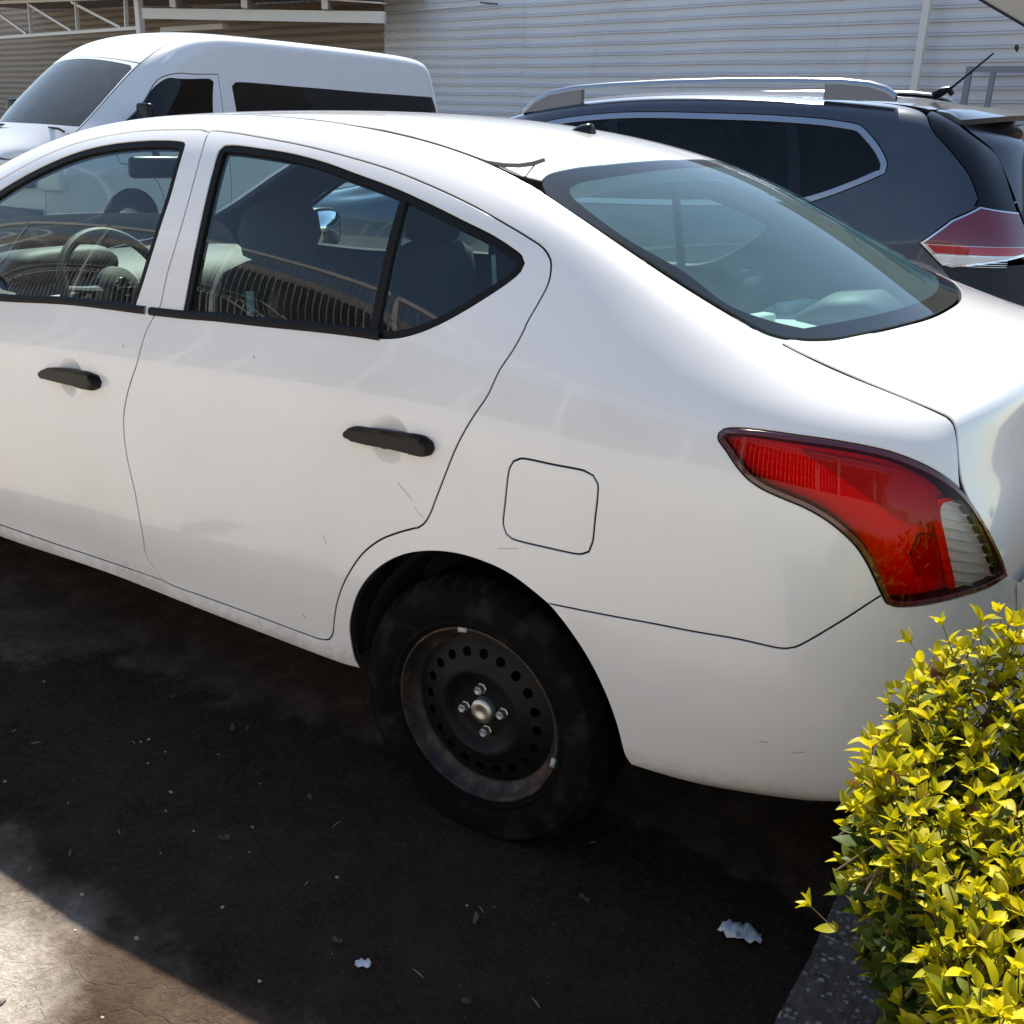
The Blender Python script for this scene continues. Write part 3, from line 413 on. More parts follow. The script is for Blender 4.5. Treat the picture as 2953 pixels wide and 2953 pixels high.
CUT = {
 'fwin': [[5.333,9.217],[5.283,9.43],[5.367,9.763],[5.9,10.25],[6.233,10.497],[6.821,10.852],[7.174,11.016],[7.509,11.164],[7.833,11.297],[8.159,11.369],[8.485,11.393],[8.805,11.391],[9.019,11.357],[9.07,11.329],[9.092,11.276],[9.104,11.154],[9.11,10.547],[9.05,9.985],[8.969,9.392],[8.915,8.978],[8.924,8.898],[8.12,8.926],[7.111,8.889]],
 'fdoor_top': [[5.0,9.34],[5.167,10.368],[5.833,11.311],[6.755,11.171],[7.216,11.373],[7.645,11.595],[8.078,11.713],[8.506,11.776],[8.93,11.766],[9.198,11.745],[9.275,11.664]],
 'rdoor_top': [[9.275,11.664],[9.312,11.725],[9.542,11.69],[9.835,11.606],[10.286,11.515],[10.724,11.431],[11.161,11.368],[11.617,11.282],[12.084,11.19],[12.445,11.095],[12.687,11.034],[12.862,10.967],[12.957,10.835],[12.995,10.669],[13.01,10.462],[12.978,10.169],[12.916,9.768],[12.907,9.65],[12.852,9.272],[12.759,8.813],[12.698,8.302],[12.585,7.804],[12.487,7.385],[12.433,7.141],[12.335,6.677],[12.248,6.304],[12.175,6.019],[12.117,5.881],[12.039,5.785],[12.041,5.798],[11.838,5.643],[11.653,5.463],[11.464,5.177],[11.303,4.787],[11.193,4.418],[11.113,4.021],[11.055,3.558],[11.014,3.129],[10.969,2.909],[10.888,2.802]],
 'bseam': [[9.275,11.664],[9.317,11.092],[9.324,10.488],[9.285,9.937],[9.23,9.489],[9.198,8.989],[9.152,8.826],[9.096,8.523],[9.034,7.589],[8.919,6.789],[8.869,6.381],[8.857,6.044],[8.864,5.658],[8.911,5.026],[8.916,4.235],[8.904,3.536],[8.969,3.243],[9.061,2.868]],
 'sill_r': [[10.888,2.802],[10.711,2.781],[10.316,2.8],[9.699,2.81],[9.15,2.805],[9.061,2.868]],
 'sill_f': [[9.061,2.868],[8.323,2.832],[7.549,2.752],[6.711,2.712],[5.833,2.719],[5.267,2.771]],
 'fdoor_front': [[5.1,3.064],[4.95,4.508],[4.883,6.004],[4.917,7.964]],
 'rwin': [[9.476,8.984],[9.488,9.483],[9.505,10.19],[9.504,10.78],[9.498,11.199],[9.525,11.292],[9.6,11.314],[9.897,11.295],[10.228,11.264],[10.56,11.193],[10.895,11.094],[11.229,11.028],[11.365,10.999],[11.687,10.924],[12.037,10.847],[12.34,10.797],[12.584,10.721],[12.674,10.674],[12.721,10.581],[12.709,10.451],[12.633,10.256],[12.447,9.911],[12.177,9.497],[11.988,9.264],[11.832,9.113],[11.672,9.001],[11.504,8.945],[11.331,8.946],[10.947,8.933],[10.303,8.908],[9.852,8.906],[9.474,8.889]],
 'bar': [[11.365,10.999],[11.434,10.957],[11.454,9.091],[11.37,9.07]],
 'lamp': [[15.123,8.867],[15.119,8.992],[15.163,9.119],[15.286,9.24],[15.565,9.402],[15.957,9.582],[16.371,9.752],[16.825,9.886],[17.208,9.953],[17.655,9.935],[18.087,9.856],[18.534,9.692],[18.927,9.38],[19.259,8.833],[19.493,8.217],[19.654,7.709],[19.731,7.264],[19.223,7.086],[18.591,6.859],[18.134,6.653],[17.75,6.477],[17.469,6.385],[17.353,6.405],[17.287,6.524],[17.165,6.8],[17.035,7.08],[16.887,7.328],[16.725,7.507],[16.501,7.701],[16.242,7.845],[15.951,7.932],[15.703,8.015],[15.534,8.137],[15.376,8.366],[15.232,8.647],[15.138,8.814]],
 'lamp_clear': [[18.105,8.855],[18.17,9.019],[18.361,9.147],[18.634,9.253],[18.775,9.058],[19.018,8.715],[19.255,8.123],[19.365,7.632],[19.442,7.37],[18.985,7.171],[18.453,6.939],[18.355,6.963],[18.317,7.183],[18.19,7.867],[18.106,8.581]],
 'bumper': [[13.518,5.245],[14.747,5.371],[15.139,5.391],[15.659,5.417],[16.134,5.395],[16.213,5.405],[16.314,5.446],[16.437,5.548],[16.927,6.072],[17.272,6.513]],
 'flap': [[13.02,7.074],[13.052,7.194],[13.124,7.274],[13.487,7.337],[13.811,7.382],[13.9,7.345],[13.956,7.228],[13.969,7.047],[13.967,6.641],[13.959,6.285],[13.928,6.143],[13.853,6.082],[13.462,6.04],[13.086,6.032],[13.025,6.075],[12.991,6.179],[12.997,6.535]],
 'arch': [[11.303,1.98],[11.248,2.578],[11.227,3.474],[11.289,4.029],[11.354,4.349],[11.484,4.731],[11.681,5.083],[11.908,5.333],[12.209,5.509],[12.493,5.582],[12.779,5.579],[13.067,5.513],[13.357,5.347],[13.552,5.207],[13.75,4.945],[13.95,4.611],[14.113,4.221],[14.236,3.782],[14.34,3.182],[14.395,2.664],[14.436,2.27],[14.498,1.901]],
 'bump_bot': [[14.498,1.901],[14.83,1.771],[15.85,1.294],[16.754,1.294]],
 'rocker': [[6.644,1.746],[8.298,2.116],[9.672,1.91],[10.951,1.77],[11.143,1.817],[11.303,1.98]],
 'ditch': [[10.248,13.104],[10.526,13.145],[10.969,13.033],[11.417,12.974],[11.867,13.059],[12.1,13.138],[12.316,12.954]],
 'tseam': [[15.378,13.2],[15.514,13.143],[15.727,12.8],[16.672,13.2],[17.514,13.2],[18.093,13.2],[18.613,13.094],[18.985,12.45],[18.979,11.843],[18.766,10.906],[18.578,10.207],[18.472,9.794]],
 'rhandle': [[11.299,6.94],[11.318,7.038],[11.381,7.097],[11.509,7.122],[11.767,7.157],[11.972,7.191],[12.123,7.192],[12.193,7.129],[12.212,7.032],[12.182,6.933],[12.117,6.877],[11.984,6.856],[11.739,6.85],[11.498,6.835],[11.341,6.851]],
 'fhandle': [[7.845,6.946],[7.884,7.074],[7.982,7.141],[8.272,7.184],[8.459,7.18],[8.574,7.131],[8.613,6.995],[8.595,6.868],[8.525,6.788],[8.291,6.781],[8.026,6.792],[7.879,6.804]],
 'rglass': [[15.72,5.0],[15.715,3.919],[15.653,3.074],[15.587,2.142],[15.531,1.341],[15.416,0.717],[15.314,0.308],[15.177,0.11],[14.795,0.093],[14.103,0.078],[13.521,0.037],[12.948,-0.094],[12.671,-0.12],[12.402,0.59],[12.339,1.088],[12.323,1.924],[12.369,2.837],[12.43,5.0],[12.369,7.163],[12.323,8.076],[12.339,8.912],[12.402,9.41],[12.671,10.12],[12.948,10.094],[13.521,9.963],[14.103,9.922],[14.795,9.907],[15.177,9.89],[15.314,9.692],[15.416,9.283],[15.531,8.659],[15.587,7.858],[15.653,6.926],[15.715,6.081]],
 'rglass_in': [[15.357,5.0],[15.2,1.35],[14.947,0.881],[14.632,0.506],[14.036,0.683],[13.397,0.471],[12.712,0.749],[12.595,1.041],[12.536,1.584],[12.551,2.419],[12.587,5.0],[12.551,7.581],[12.536,8.416],[12.595,8.959],[12.712,9.251],[13.397,9.529],[14.036,9.317],[14.632,9.494],[14.947,9.119],[15.2,8.65]],
 'glassL': [[15.539,13.2],[15.36,13.2],[15.189,13.2],[14.808,13.187],[14.114,13.132],[13.526,13.058],[12.937,12.876],[12.644,12.725]],
 'scuffs': [[11.833,6.386],[11.998,6.174],[12.018,6.091],[12.116,5.972],[11.04,5.269],[11.068,5.12],[10.299,8.239],[10.311,8.163],[8.849,8.075],[8.858,8.006],[10.72,3.478],[10.734,3.385],[16.048,3.718],[16.144,3.725],[16.461,3.533],[16.606,3.601],[12.942,5.832],[13.159,5.917]],
 's_chrome': [[7.957,9.664],[8.694,9.706],[9.891,9.624],[10.933,9.628],[11.62,9.587],[12.063,9.453],[12.235,9.19],[12.717,8.482],[12.715,8.261],[12.226,7.85],[11.479,7.327]],
 's_qwin': [[10.989,9.296],[11.495,9.406],[11.921,9.282],[12.096,8.949],[12.468,8.346],[12.406,8.184],[11.853,7.782],[11.4,7.425],[11.262,7.656]],
 's_hatch': [[13.339,10.992],[13.629,10.045],[14.331,9.395],[15.038,8.829],[15.274,8.257],[15.091,7.983]],
 's_lamp': [[13.748,6.504],[13.995,6.846],[14.404,7.388],[15.254,8.0],[17.2,8.249],[16.726,5.766],[14.497,5.694],[14.247,5.794]],
 's_roofedge': [[7.847,9.842],[8.656,9.979],[9.856,10.227],[11.016,10.11],[12.482,10.337],[13.364,10.758]],
 's_pillar': [[13.891,10.166],[14.834,12.2],[17.2,8.394],[15.257,8.02],[15.256,8.344]],
 's_lamp_bar': [[13.924,6.459],[14.286,6.83],[16.898,7.18],[16.819,6.821],[14.171,6.41]],
 'v_fwin': [[5.488,9.101],[6.161,8.906],[6.828,8.231],[7.45,7.781],[8.715,7.82],[8.821,7.686],[8.647,6.22]],
 'v_swin': [[9.393,6.263],[9.393,7.459],[9.512,7.705],[11.049,7.692],[12.477,7.598],[14.633,7.567],[14.932,6.686]],
 'v_fdoor': [[5.64,9.367],[6.42,8.928],[7.069,8.231],[7.882,8.074],[9.014,8.165],[8.987,6.239]],
}

# ================================================================ setting
rng = random.Random(7); nrg = np.random.default_rng(5)
# ---- ground: packed earth, damp and coloured darker as shade in the bay, crust paler towards the sun
m, t, b = mat('packed_earth'); setp(b, rough=1., spec=.04)
px_, py_, pz_ = position(t)
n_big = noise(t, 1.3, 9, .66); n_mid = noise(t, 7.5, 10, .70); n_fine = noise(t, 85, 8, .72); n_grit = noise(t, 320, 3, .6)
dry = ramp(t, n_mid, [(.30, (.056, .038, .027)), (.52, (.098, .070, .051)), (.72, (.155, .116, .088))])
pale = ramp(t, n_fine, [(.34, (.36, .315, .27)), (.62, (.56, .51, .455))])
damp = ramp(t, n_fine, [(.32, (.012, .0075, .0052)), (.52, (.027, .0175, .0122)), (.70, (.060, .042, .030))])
# dusty pale crust towards -x, -y, also painting the sunlit side brighter; ragged edge
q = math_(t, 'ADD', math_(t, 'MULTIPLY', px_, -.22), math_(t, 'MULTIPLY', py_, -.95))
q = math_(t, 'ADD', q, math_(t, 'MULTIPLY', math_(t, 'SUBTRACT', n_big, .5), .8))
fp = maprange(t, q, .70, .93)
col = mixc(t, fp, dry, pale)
# damp patch that also carries the car's shade in its colour: ragged outline
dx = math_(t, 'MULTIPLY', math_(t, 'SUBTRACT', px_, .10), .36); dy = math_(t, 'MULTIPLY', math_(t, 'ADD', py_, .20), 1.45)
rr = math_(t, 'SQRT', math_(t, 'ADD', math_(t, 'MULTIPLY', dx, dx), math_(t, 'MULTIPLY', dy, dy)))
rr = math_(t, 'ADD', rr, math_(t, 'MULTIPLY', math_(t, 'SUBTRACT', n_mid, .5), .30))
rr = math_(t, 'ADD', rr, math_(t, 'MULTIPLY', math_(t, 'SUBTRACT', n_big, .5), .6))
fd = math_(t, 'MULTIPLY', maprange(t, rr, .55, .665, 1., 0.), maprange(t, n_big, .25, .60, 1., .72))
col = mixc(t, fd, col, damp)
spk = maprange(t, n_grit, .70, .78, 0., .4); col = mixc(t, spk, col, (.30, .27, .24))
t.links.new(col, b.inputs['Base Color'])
vor = node(t, 'ShaderNodeTexVoronoi', Scale=9.0, feature='DISTANCE_TO_EDGE'); gpos = node(t, 'ShaderNodeNewGeometry')
wob = mixc(t, .07, gpos.outputs['Position'], node(t, 'ShaderNodeTexNoise', Scale=14., Detail=4.).outputs['Color'], 'ADD'); t.links.new(wob, vor.inputs['Vector'])
crack = maprange(t, vor.outputs['Distance'], 0., .02, 0., 1.)
h = math_(t, 'ADD', math_(t, 'MULTIPLY', n_fine, .5), math_(t, 'ADD', math_(t, 'MULTIPLY', n_mid, .9), math_(t, 'MULTIPLY', crack, .10)))
bump(t, b, h, 1., .022)
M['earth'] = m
# one sheet: finely divided and gently uneven near the car, coarse to the horizon
def ground_z(x, y):
    d = max(abs(x), abs(y)); k = 1. if d < 3 else max(0., 1-(d-3)/3)
    return k*(.0045*math.sin(2.1*x+.6)*math.cos(1.7*y) + .003*math.sin(5.3*x-2*y) + .002*math.sin(9*y+4*x)) - .004
xs = [-120, -60, -30, -15, -8, -5] + [-3.6+.08*i for i in range(76)] + [3.5, 5, 8, 15, 30, 60, 120]
ys = [-120, -60, -30, -15, -8, -5] + [-3.2+.08*i for i in range(64)] + [3, 5, 8, 15, 30, 60, 120]
gv = [(x, y, ground_z(x, y)) for x in xs for y in ys]; ny = len(ys)
gf = [(i*ny+j, (i+1)*ny+j, (i+1)*ny+j+1, i*ny+j+1) for i in range(len(xs)-1) for j in range(ny-1)]
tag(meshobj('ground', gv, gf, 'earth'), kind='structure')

# ---- ribbed sheet wall far behind
W0 = Vector((-4.6, 19.9, 0)); ER = Vector((.976, -.216, 0)).normalized(); EN = Vector((ER.y, -ER.x, 0))
def WP(a, n, z): return tuple(W0 + ER*a + EN*n + Vector((0, 0, z)))
m, t, b = mat('weathered_white_sheet'); setp(b, rough=.5, spec=.4)
tc = node(t, 'ShaderNodeNewGeometry'); mp = node(t, 'ShaderNodeMapping'); mp.inputs['Scale'].default_value = (1.2, 1.2, .12); t.links.new(tc.outputs['Position'], mp.inputs[0])
st_ = noise(t, 2.2, 6, .7, mp.outputs[0]); n2 = noise(t, .35, 4)
c1 = ramp(t, n2, [(.3, (.50, .525, .565)), (.7, (.58, .60, .64))])
col = mixc(t, maprange(t, st_, .58, .82, 0., .30), c1, (.33, .29, .25)); t.links.new(col, b.inputs['Base Color'])
M['sheet'] = m
M['brownsheet'] = plain('brown_sheet', (.235, .185, .15), .55)
M['whitesteel'] = plain('white_painted_steel', (.62, .60, .58), .5)
M['roofsheet'] = plain('galvanised_roof_sheet', (.36, .35, .34), .5, metal=.3)
M['greysteel'] = plain('grey_painted_steel', (.17, .19, .22), .5)
wall = thing('sheet_wall', 'long wall of horizontally ribbed off-white metal sheeting behind the vehicles', 'wall', WP(-12, 0, 0))
P = .22
prof = [(0., 0.)]
for i in range(28):
    z = i*P; prof += [(z+.098, 0.), (z+.104, .038), (z+.126, .042), (z+.150, .012), (z+.156, .030), (z+.172, .030), (z+.196, 0.)]
prof.append((28*P, 0.))
edges_a = [-48., -40.5, -34.2, -27.1, -20.6, -14.45, -9.2, -4.9, -.9, 3.6, 8.2, 14.]
for i in range(len(edges_a)-1):
    a0, a1 = edges_a[i]-.03, edges_a[i+1]+.03; dn = .006*(i % 2); dz = rng.uniform(-.012, .012)
    k = 12; V = []; F = []
    for j in range(k+1):
        a = a0+(a1-a0)*j/k; wob = .006*math.sin(a*1.7+i)
        V += [WP(a, n+dn+wob*.5, max(0, z+dz+wob)) for z, n in prof]
    q = len(prof)
    F = [(j*q+r, j*q+r+1, (j+1)*q+r+1, (j+1)*q+r) for j in range(k) for r in range(q-1)]
    meshobj('metal_sheet', V, [f[::-1] for f in F], 'sheet' if a1 > -14 else 'brownsheet', wall, True, angle=20)
# backing frame posts of the wall
for a in (-44, -36, -28, -20, -12, -4, 4, 12):
    mb = MB(); V = [WP(a+da, n, z) for z in (0, 6.1) for n in (-.16, -.04) for da in (-.06, .06)]
    mb.add(V, [(0, 2, 3, 1), (4, 5, 7, 6), (0, 1, 5, 4), (2, 6, 7, 3), (0, 4, 6, 2), (1, 3, 7, 5)]).build('wall_post', 'greysteel', wall, False)
def beam(name, A, B, w, h, m, parent=None, end=None):
    """box section between two wall-frame points"""
    A, B = Vector(WP(*A)), Vector(WP(*B)); d = (B-A).normalized(); s = d.cross(Vector((0, 0, 1)))
    s = s.normalized() if s.length > .05 else ER.copy(); u = s.cross(d).normalized()
    V = [tuple(p + s*(w/2*i) + u*(h/2*j)) for p in (A, B) for j in (-1, 1) for i in (-1, 1)]
    return meshobj(name, V, [(0, 1, 3, 2), (4, 6, 7, 5), (0, 4, 5, 1), (2, 3, 7, 6), (0, 2, 6, 4), (1, 5, 7, 3)], m, parent, False)
o = beam('wall_pole', (.975, .3, 0), (.975, .3, 6.2), .13, .09, 'whitesteel'); tag(o, 'slim pale grey pole standing against the ribbed wall', 'pole')
o = beam('cover_strip', (-14.17, .1, 4.10), (-10.2, .1, 4.165), .03, .035, 'whitesteel'); tag(o, 'thin white strip fixed along the top of the ribbed wall', 'strip')
gate = thing('gate_frame', 'grey steel gate frame in front of the ribbed wall', 'gate', WP(2.4, .5, 0))
for a, wdt in ((2.0, .10), (2.41, .08), (3.6, .08), (4.8, .10)): beam('gate_upright', (a, .5, .02), (a, .5, 2.55), wdt, .06, 'greysteel', gate)
beam('gate_rail', (1.95, .5, 2.59), (4.85, .5, 2.59), .06, .09, 'greysteel', gate); beam('gate_rail', (2.06, .5, .3), (4.74, .5, .3), .05, .08, 'greysteel', gate)
sp = [(3.0, 4.0, 3.53), (6.2, 4.0, 1.86), (7.5, 4.3, 4.6), (3.2, 4.4, 5.4)]
M['canvas'] = plain('beige_canvas', (.50, .43, .34), .9)
V = [WP(*q) for q in sp] + [WP(q[0], q[1]-.03, q[2]+.01) for q in sp]
shade = thing('shade_cloth', 'beige cloth awning corner hanging at the edge of the yard', 'awning', WP(4.5, 4, 0))
meshobj('cloth', V, [(0, 1, 2, 3), (7, 6, 5, 4), (0, 4, 5, 1), (1, 5, 6, 2), (2, 6, 7, 3), (3, 7, 4, 0)], 'canvas', shade, False)
beam('hem', (3.0, 3.99, 3.515), (6.2, 3.99, 1.845), .05, .035, 'trim', shade)
beam('mast', (6.9, 4.2, 0), (6.9, 4.2, 4.5), .08, .08, 'greysteel', shade)

# ---- steel canopy with a lattice girder
can = thing('steel_canopy', 'white steel canopy with lattice girder and sheet roof behind the van', 'canopy', WP(-20.5, 4, 0))
beam('bottom_chord', (-36, 4, 3.60), (-20.45, 4, 3.62), .10, .09, 'whitesteel', can)
beam('top_chord', (-36, 4, 4.86), (-20.45, 4, 4.42), .10, .10, 'whitesteel', can)
for a in (-35.2, -31.6, -28.1, -24.6, -21.38): beam('strut', (a, 4, 3.66), (a+.08, 4, 4.40-(a+20.45)*.028-.05), .11, .06, 'whitesteel', can)
for a in (-32.0, -28.5, -25.05, -21.75): beam('diagonal', (a-3.1, 4.0, 4.40-(a-3.1+20.45)*.028-.05), (a, 4, 3.67), .06, .075, 'whitesteel', can)
beam('column', (-20.55, 4, 0), (-20.55, 4, 4.75), .24, .16, 'whitesteel', can)
beam('column', (-36, 4, 0), (-36, 4, 5.0), .2, .16, 'whitesteel', can)
beam('edge_beam', (-20.4, 3.95, 3.99), (-12.6, 1.5, 3.82), .12, .27, 'whitesteel', can)
for a, n, z in ((-19.0, 3.5, 4.22), (-16.6, 2.75, 4.17), (-14.1, 1.97, 4.11)):
    beam('purlin', (a-2.8, n-5.2+3.2, z+.02), (a+.1, n+.35, z), .16, .22, 'whitesteel', can)
nr = 0
for i in range(9):
    a0 = -37+i*2.7; a1 = a0+2.74
    V = []; F = []; k = 24
    for j in range(k+1):
        a = a0+(a1-a0)*j/k; zz = .03*(1 if (j//2) % 2 else 0)
        sl = -(a+20.45)*.028 if a < -20.45 else -(a+20.45)*.022
        V += [WP(a, 4.9 if a < -20 else 4.9-(a+20)*.34, 4.50+sl+zz), WP(a, .06, 4.50+sl+zz+.12)]
    F = [(2*j, 2*j+1, 2*j+3, 2*j+2) for j in range(k)]
    o = meshobj('roof_sheet', V, F, 'roofsheet', can, False)
    sm = o.modifiers.new('thickness', 'SOLIDIFY'); sm.thickness = .004
beam('edge_flashing', (-15.6, 2.55, 4.33), (-12.5, 1.6, 4.13), .2, .03, 'whitesteel', can)
o = beam('lamp_housing', (-22.08, 2.5, 3.72), (-18.5, 2.5, 3.72), .16, .14, 'whitesteel'); tag(o, 'long pale box fitting hung under the steel canopy', 'light fixture')
o = beam('wire_bundle', (-10.5, .2, 4.19), (-9.9, .2, 4.13), .03, .03, 'trim'); tag(o, 'short dark twig stuck at the end of the white wall strip', 'twig')

# ---- behind the photographer: welded wire fence and a low dark-fronted building (they show up in the car's glass)
m, t, b = mat('limewashed_wall'); setp(b, rough=.9, base=(.55, .52, .47)); M['lime'] = m
M['fasciawood'] = plain('weathered_fascia', (.36, .33, .29), .8)
M['wire'] = plain('white_coated_wire', (.75, .75, .74), .4)
M['darkroom'] = plain('dark_opening', (.03, .028, .026), .9)
M['sunwall'] = plain('cream_rendered_wall', (.58, .53, .45), .9)
fence = thing('wire_fence', 'white welded wire fence with folded ribs standing on a cream wall across the yard', 'fence', (-2, -5.6, 1.5))
FY = -5.6; FZ = 1.5
fold = [(0.03, 0), (.55, 0), (.60, -.04), (.65, 0), (1.15, 0), (1.20, -.04), (1.25, 0), (1.75, 0), (1.80, -.04), (1.85, 0), (2.3, 0), (2.35, -.04), (2.4, 0), (2.72, 0)]
for pnl in range(8):
    x0 = -15.2+pnl*2.52
    mb = MB()
    for i in range(25): mb.tube([(x0+.05+i*.1, FY+d, FZ+z) for z, d in fold], .007, 4, False)
    for z, d in fold[1:]: mb.tube([(x0, FY+d+.006, FZ+z), (x0+2.5, FY+d+.006, FZ+z)], .005, 4, False)
    mb.build('mesh_panel', 'wire', fence)
    MB().box((x0+.03, FY-.03, FZ+2.73), (x0+2.47, FY+.03, FZ+2.80)).build('top_rail', 'wire', fence, False)
    MB().box((x0-.04, FY-.06, FZ), (x0+.02, FY-.008, FZ+2.76)).build('fence_post', 'wire', fence, False)
rw = MB().box((-15.5, -5.8, -.02), (7, -5.5, FZ)).build('retaining_wall', 'sunwall', None, False); tag(rw, 'low cream rendered wall carrying the wire fence across the yard', 'wall')
bld = thing('open_shed', 'open-fronted shed with pale fascia behind the wire fence across the yard', 'shed', (-4, -9.5, 0))
MB().box((-17, -12.5, 0), (7, -12.2, 4.8)).build('back_wall', 'darkroom', bld, False)
MB().box((-17, -12.2, 0), (-16.7, -8.1, 4.8)).build('side_wall', 'lime', bld, False)
MB().box((6.7, -12.2, 0), (7, -8.1, 4.8)).build('side_wall', 'lime', bld, False)
MB().box((-17.3, -12.6, 4.82), (7.3, -7.6, 4.9)).build('roof_slab', 'roofsheet', bld, False)
MB().box((-17.3, -7.595, 4.74), (7.3, -7.53, 4.90)).build('fascia', 'fasciawood', bld, False)
for x in (-13.3, -9.5, -5.6, -1.7, 2.2, 5.6): MB().box((x-.09, -8.3, 0), (x+.09, -8.12, 4.8)).build('shed_post', 'whitesteel', bld, False)

# ================================================================ white sedan
YC = .845
K = {k: np.array(v, float) for k, v in CUT.items()}
SB = Sheet(SEDAN_SIDE); TOP = Sheet([across(e, c, YC) for e, c in zip(SEDAN_EDGE, SEDAN_MID)])
V_ = lambda *a: np.concatenate([np.atleast_2d(q) for q in a])
def solve_uv(S, pts, ax, u0=0., u1=None):
    u = np.linspace(u0, u1 if u1 is not None else S.nu, 160); v = np.linspace(0, S.nv, 120); U, W = np.meshgrid(u, v, indexing='ij')
    Q = S.raw(U.ravel(), W.ravel())[0][:, ax]; out = []
    for a in pts:
        k = np.argmin(((Q-a)**2).sum(1)); q = np.array([U.ravel()[k], W.ravel()[k]])
        for _ in range(6):
            p, su, sv = S.raw(q[0], q[1]); J = np.stack([su[ax], sv[ax]], 1); q = q + np.clip(np.linalg.lstsq(J, np.array(a)-p[ax], rcond=1e-3)[0], -.3, .3)
        out.append(q)
    return np.array(out)
car = thing('sedan_car', 'white four-door sedan with black steel wheel and red tail lamp beside the yellow hedge', 'car', (-1.2, YC, 0))
def both(name, part, m, parent=None):
    """near-side part and its twin on the far side"""
    a = panelobj(name, part, m, parent or car); b_ = panelobj(name, mirrored(part, 1, YC), m, parent or car)
    return a, b_
# handle cups
def cup(h, sh):
    c = h.mean(0); L = h[:, 0].max()-h[:, 0].min(); c = c - np.array([sh*L, 0]); return SB.raw(c[0], c[1])[0], c
for key, r_ in (('rhandle', .052), ('fhandle', .05)):
    p_, c_ = cup(K[key], .05); SB.dents.append((p_, r_, .012)); K[key+'_c'] = c_
def fine(c, r=.06, n=26):
    _, su, sv = SB.raw(c[0], c[1]); a = np.linspace(-r, r, n); A, Bq = np.meshgrid(a, a)
    return np.stack([c[0]+A.ravel()/np.linalg.norm(su), c[1]+Bq.ravel()/np.linalg.norm(sv)], 1)
rear_door = V_(K['bseam'][:1], K['rdoor_top'][1:], K['sill_r'][1:], K['bseam'][::-1][1:-1])
front_door = V_(K['fdoor_top'], K['bseam'][1:], K['sill_f'][1:], K['fdoor_front'])
opening = V_(K['fdoor_top'], K['rdoor_top'][1:], K['sill_r'][1:], K['sill_f'][1:], K['fdoor_front'])
VT_ = 12.88
topl = [(u, 12.94 if u < 12.2 else (12.95 if u < 15.2 else 12.99)) for u in np.arange(4.72, 18.4, .4)]
lampP = K['lamp']
SEAM = [(18.985, 12.45), (19.04, 11.85), (18.98, 10.95), (18.85, 10.2), (18.74, 9.60)]
body = V_(topl, [(18.6, 12.99)], SEAM, lampP[11::-1], lampP[:22:-1], K['bumper'][::-1], K['arch'][13::-1], K['rocker'][-2::-1], [(5.6, 1.8), (4.72, 1.85), (4.72, 4.), (4.72, 7.), (4.72, 10.)])
p_front = panel(SB, front_door, [K['fwin']], extra=fine(K['fhandle_c']), res=.03)
p_rear = panel(SB, rear_door, [K['rwin']], extra=fine(K['rhandle_c']), res=.03)
fd = both('front_door', p_front, 'white'); rd = both('rear_door', p_rear, 'white')
both('body_side', panel(SB, body, [opening, K['flap']], res=.026, depth=.02), 'white')
flap = panelobj('fuel_flap', panel(SB, K['flap'], res=.03), 'white', car)
# dark inner panel seen in the gaps and from inside
liner = V_([(u, 12.6) for u in np.arange(4.72, 18.2, .5)], K['tseam'][8:11], lampP[10::-1], lampP[:22:-1], K['bumper'][::-1], K['arch'][13::-1], K['rocker'][-2::-1], [(5.6, 2.), (4.72, 2.), (4.72, 7.)])
both('inner_panel', panel(SB, liner, [K['fwin'], K['rwin']], res=.06, step=.03, off=-.017, edge=False, gap=.0), 'gap')
# windows
def shrink(P, d, step=.012): return inset(SB, rnd_curve(SB, P, step), d)[0]
def clip(P, a, b, side):
    d = b-a; f = lambda q: side*(d[0]*(q[1]-a[1])-d[1]*(q[0]-a[0])); out = []
    for i in range(len(P)):
        p, q = P[i], P[(i+1) % len(P)]; fp_, fq = f(p), f(q)
        if fp_ >= 0: out.append(p)
        if fp_*fq < 0: out.append(p+(q-p)*fp_/(fp_-fq))
    return np.array(out)
gf_ = shrink(K['fwin'], .015)
gr_ = shrink(K['rwin'], .015); bar = K['bar']
ref = gr_[np.argmin(gr_[:, 0])]
sd = 1. if ((bar[3]-bar[0])[0]*(ref[1]-bar[0][1])-(bar[3]-bar[0])[1]*(ref[0]-bar[0][0])) > 0 else -1.
g1 = clip(gr_, bar[0], bar[3], sd); g2 = clip(gr_, bar[1], bar[2], -sd)
for pair, key, holes in ((fd, 'fwin', [gf_]), (rd, 'rwin', [g1, g2])):
    pr = panel(SB, K[key], holes, res=.05, gap=.0005, depth=.02, off=-.0025, hole_gap=0., step=.012, dark_edge=False)
    dark_edge = pr
    for i, d_ in enumerate(pair):
        panelobj('window_seal', dark_edge if i == 0 else mirrored(dark_edge, 1, YC), 'rubber', d_)
        for h_ in holes:
            q = panel(SB, h_, res=.05, gap=-.004, off=-.009, edge=False, step=.02)
            panelobj('window_glass', q if i == 0 else mirrored(q, 1, YC), 'glass', d_)
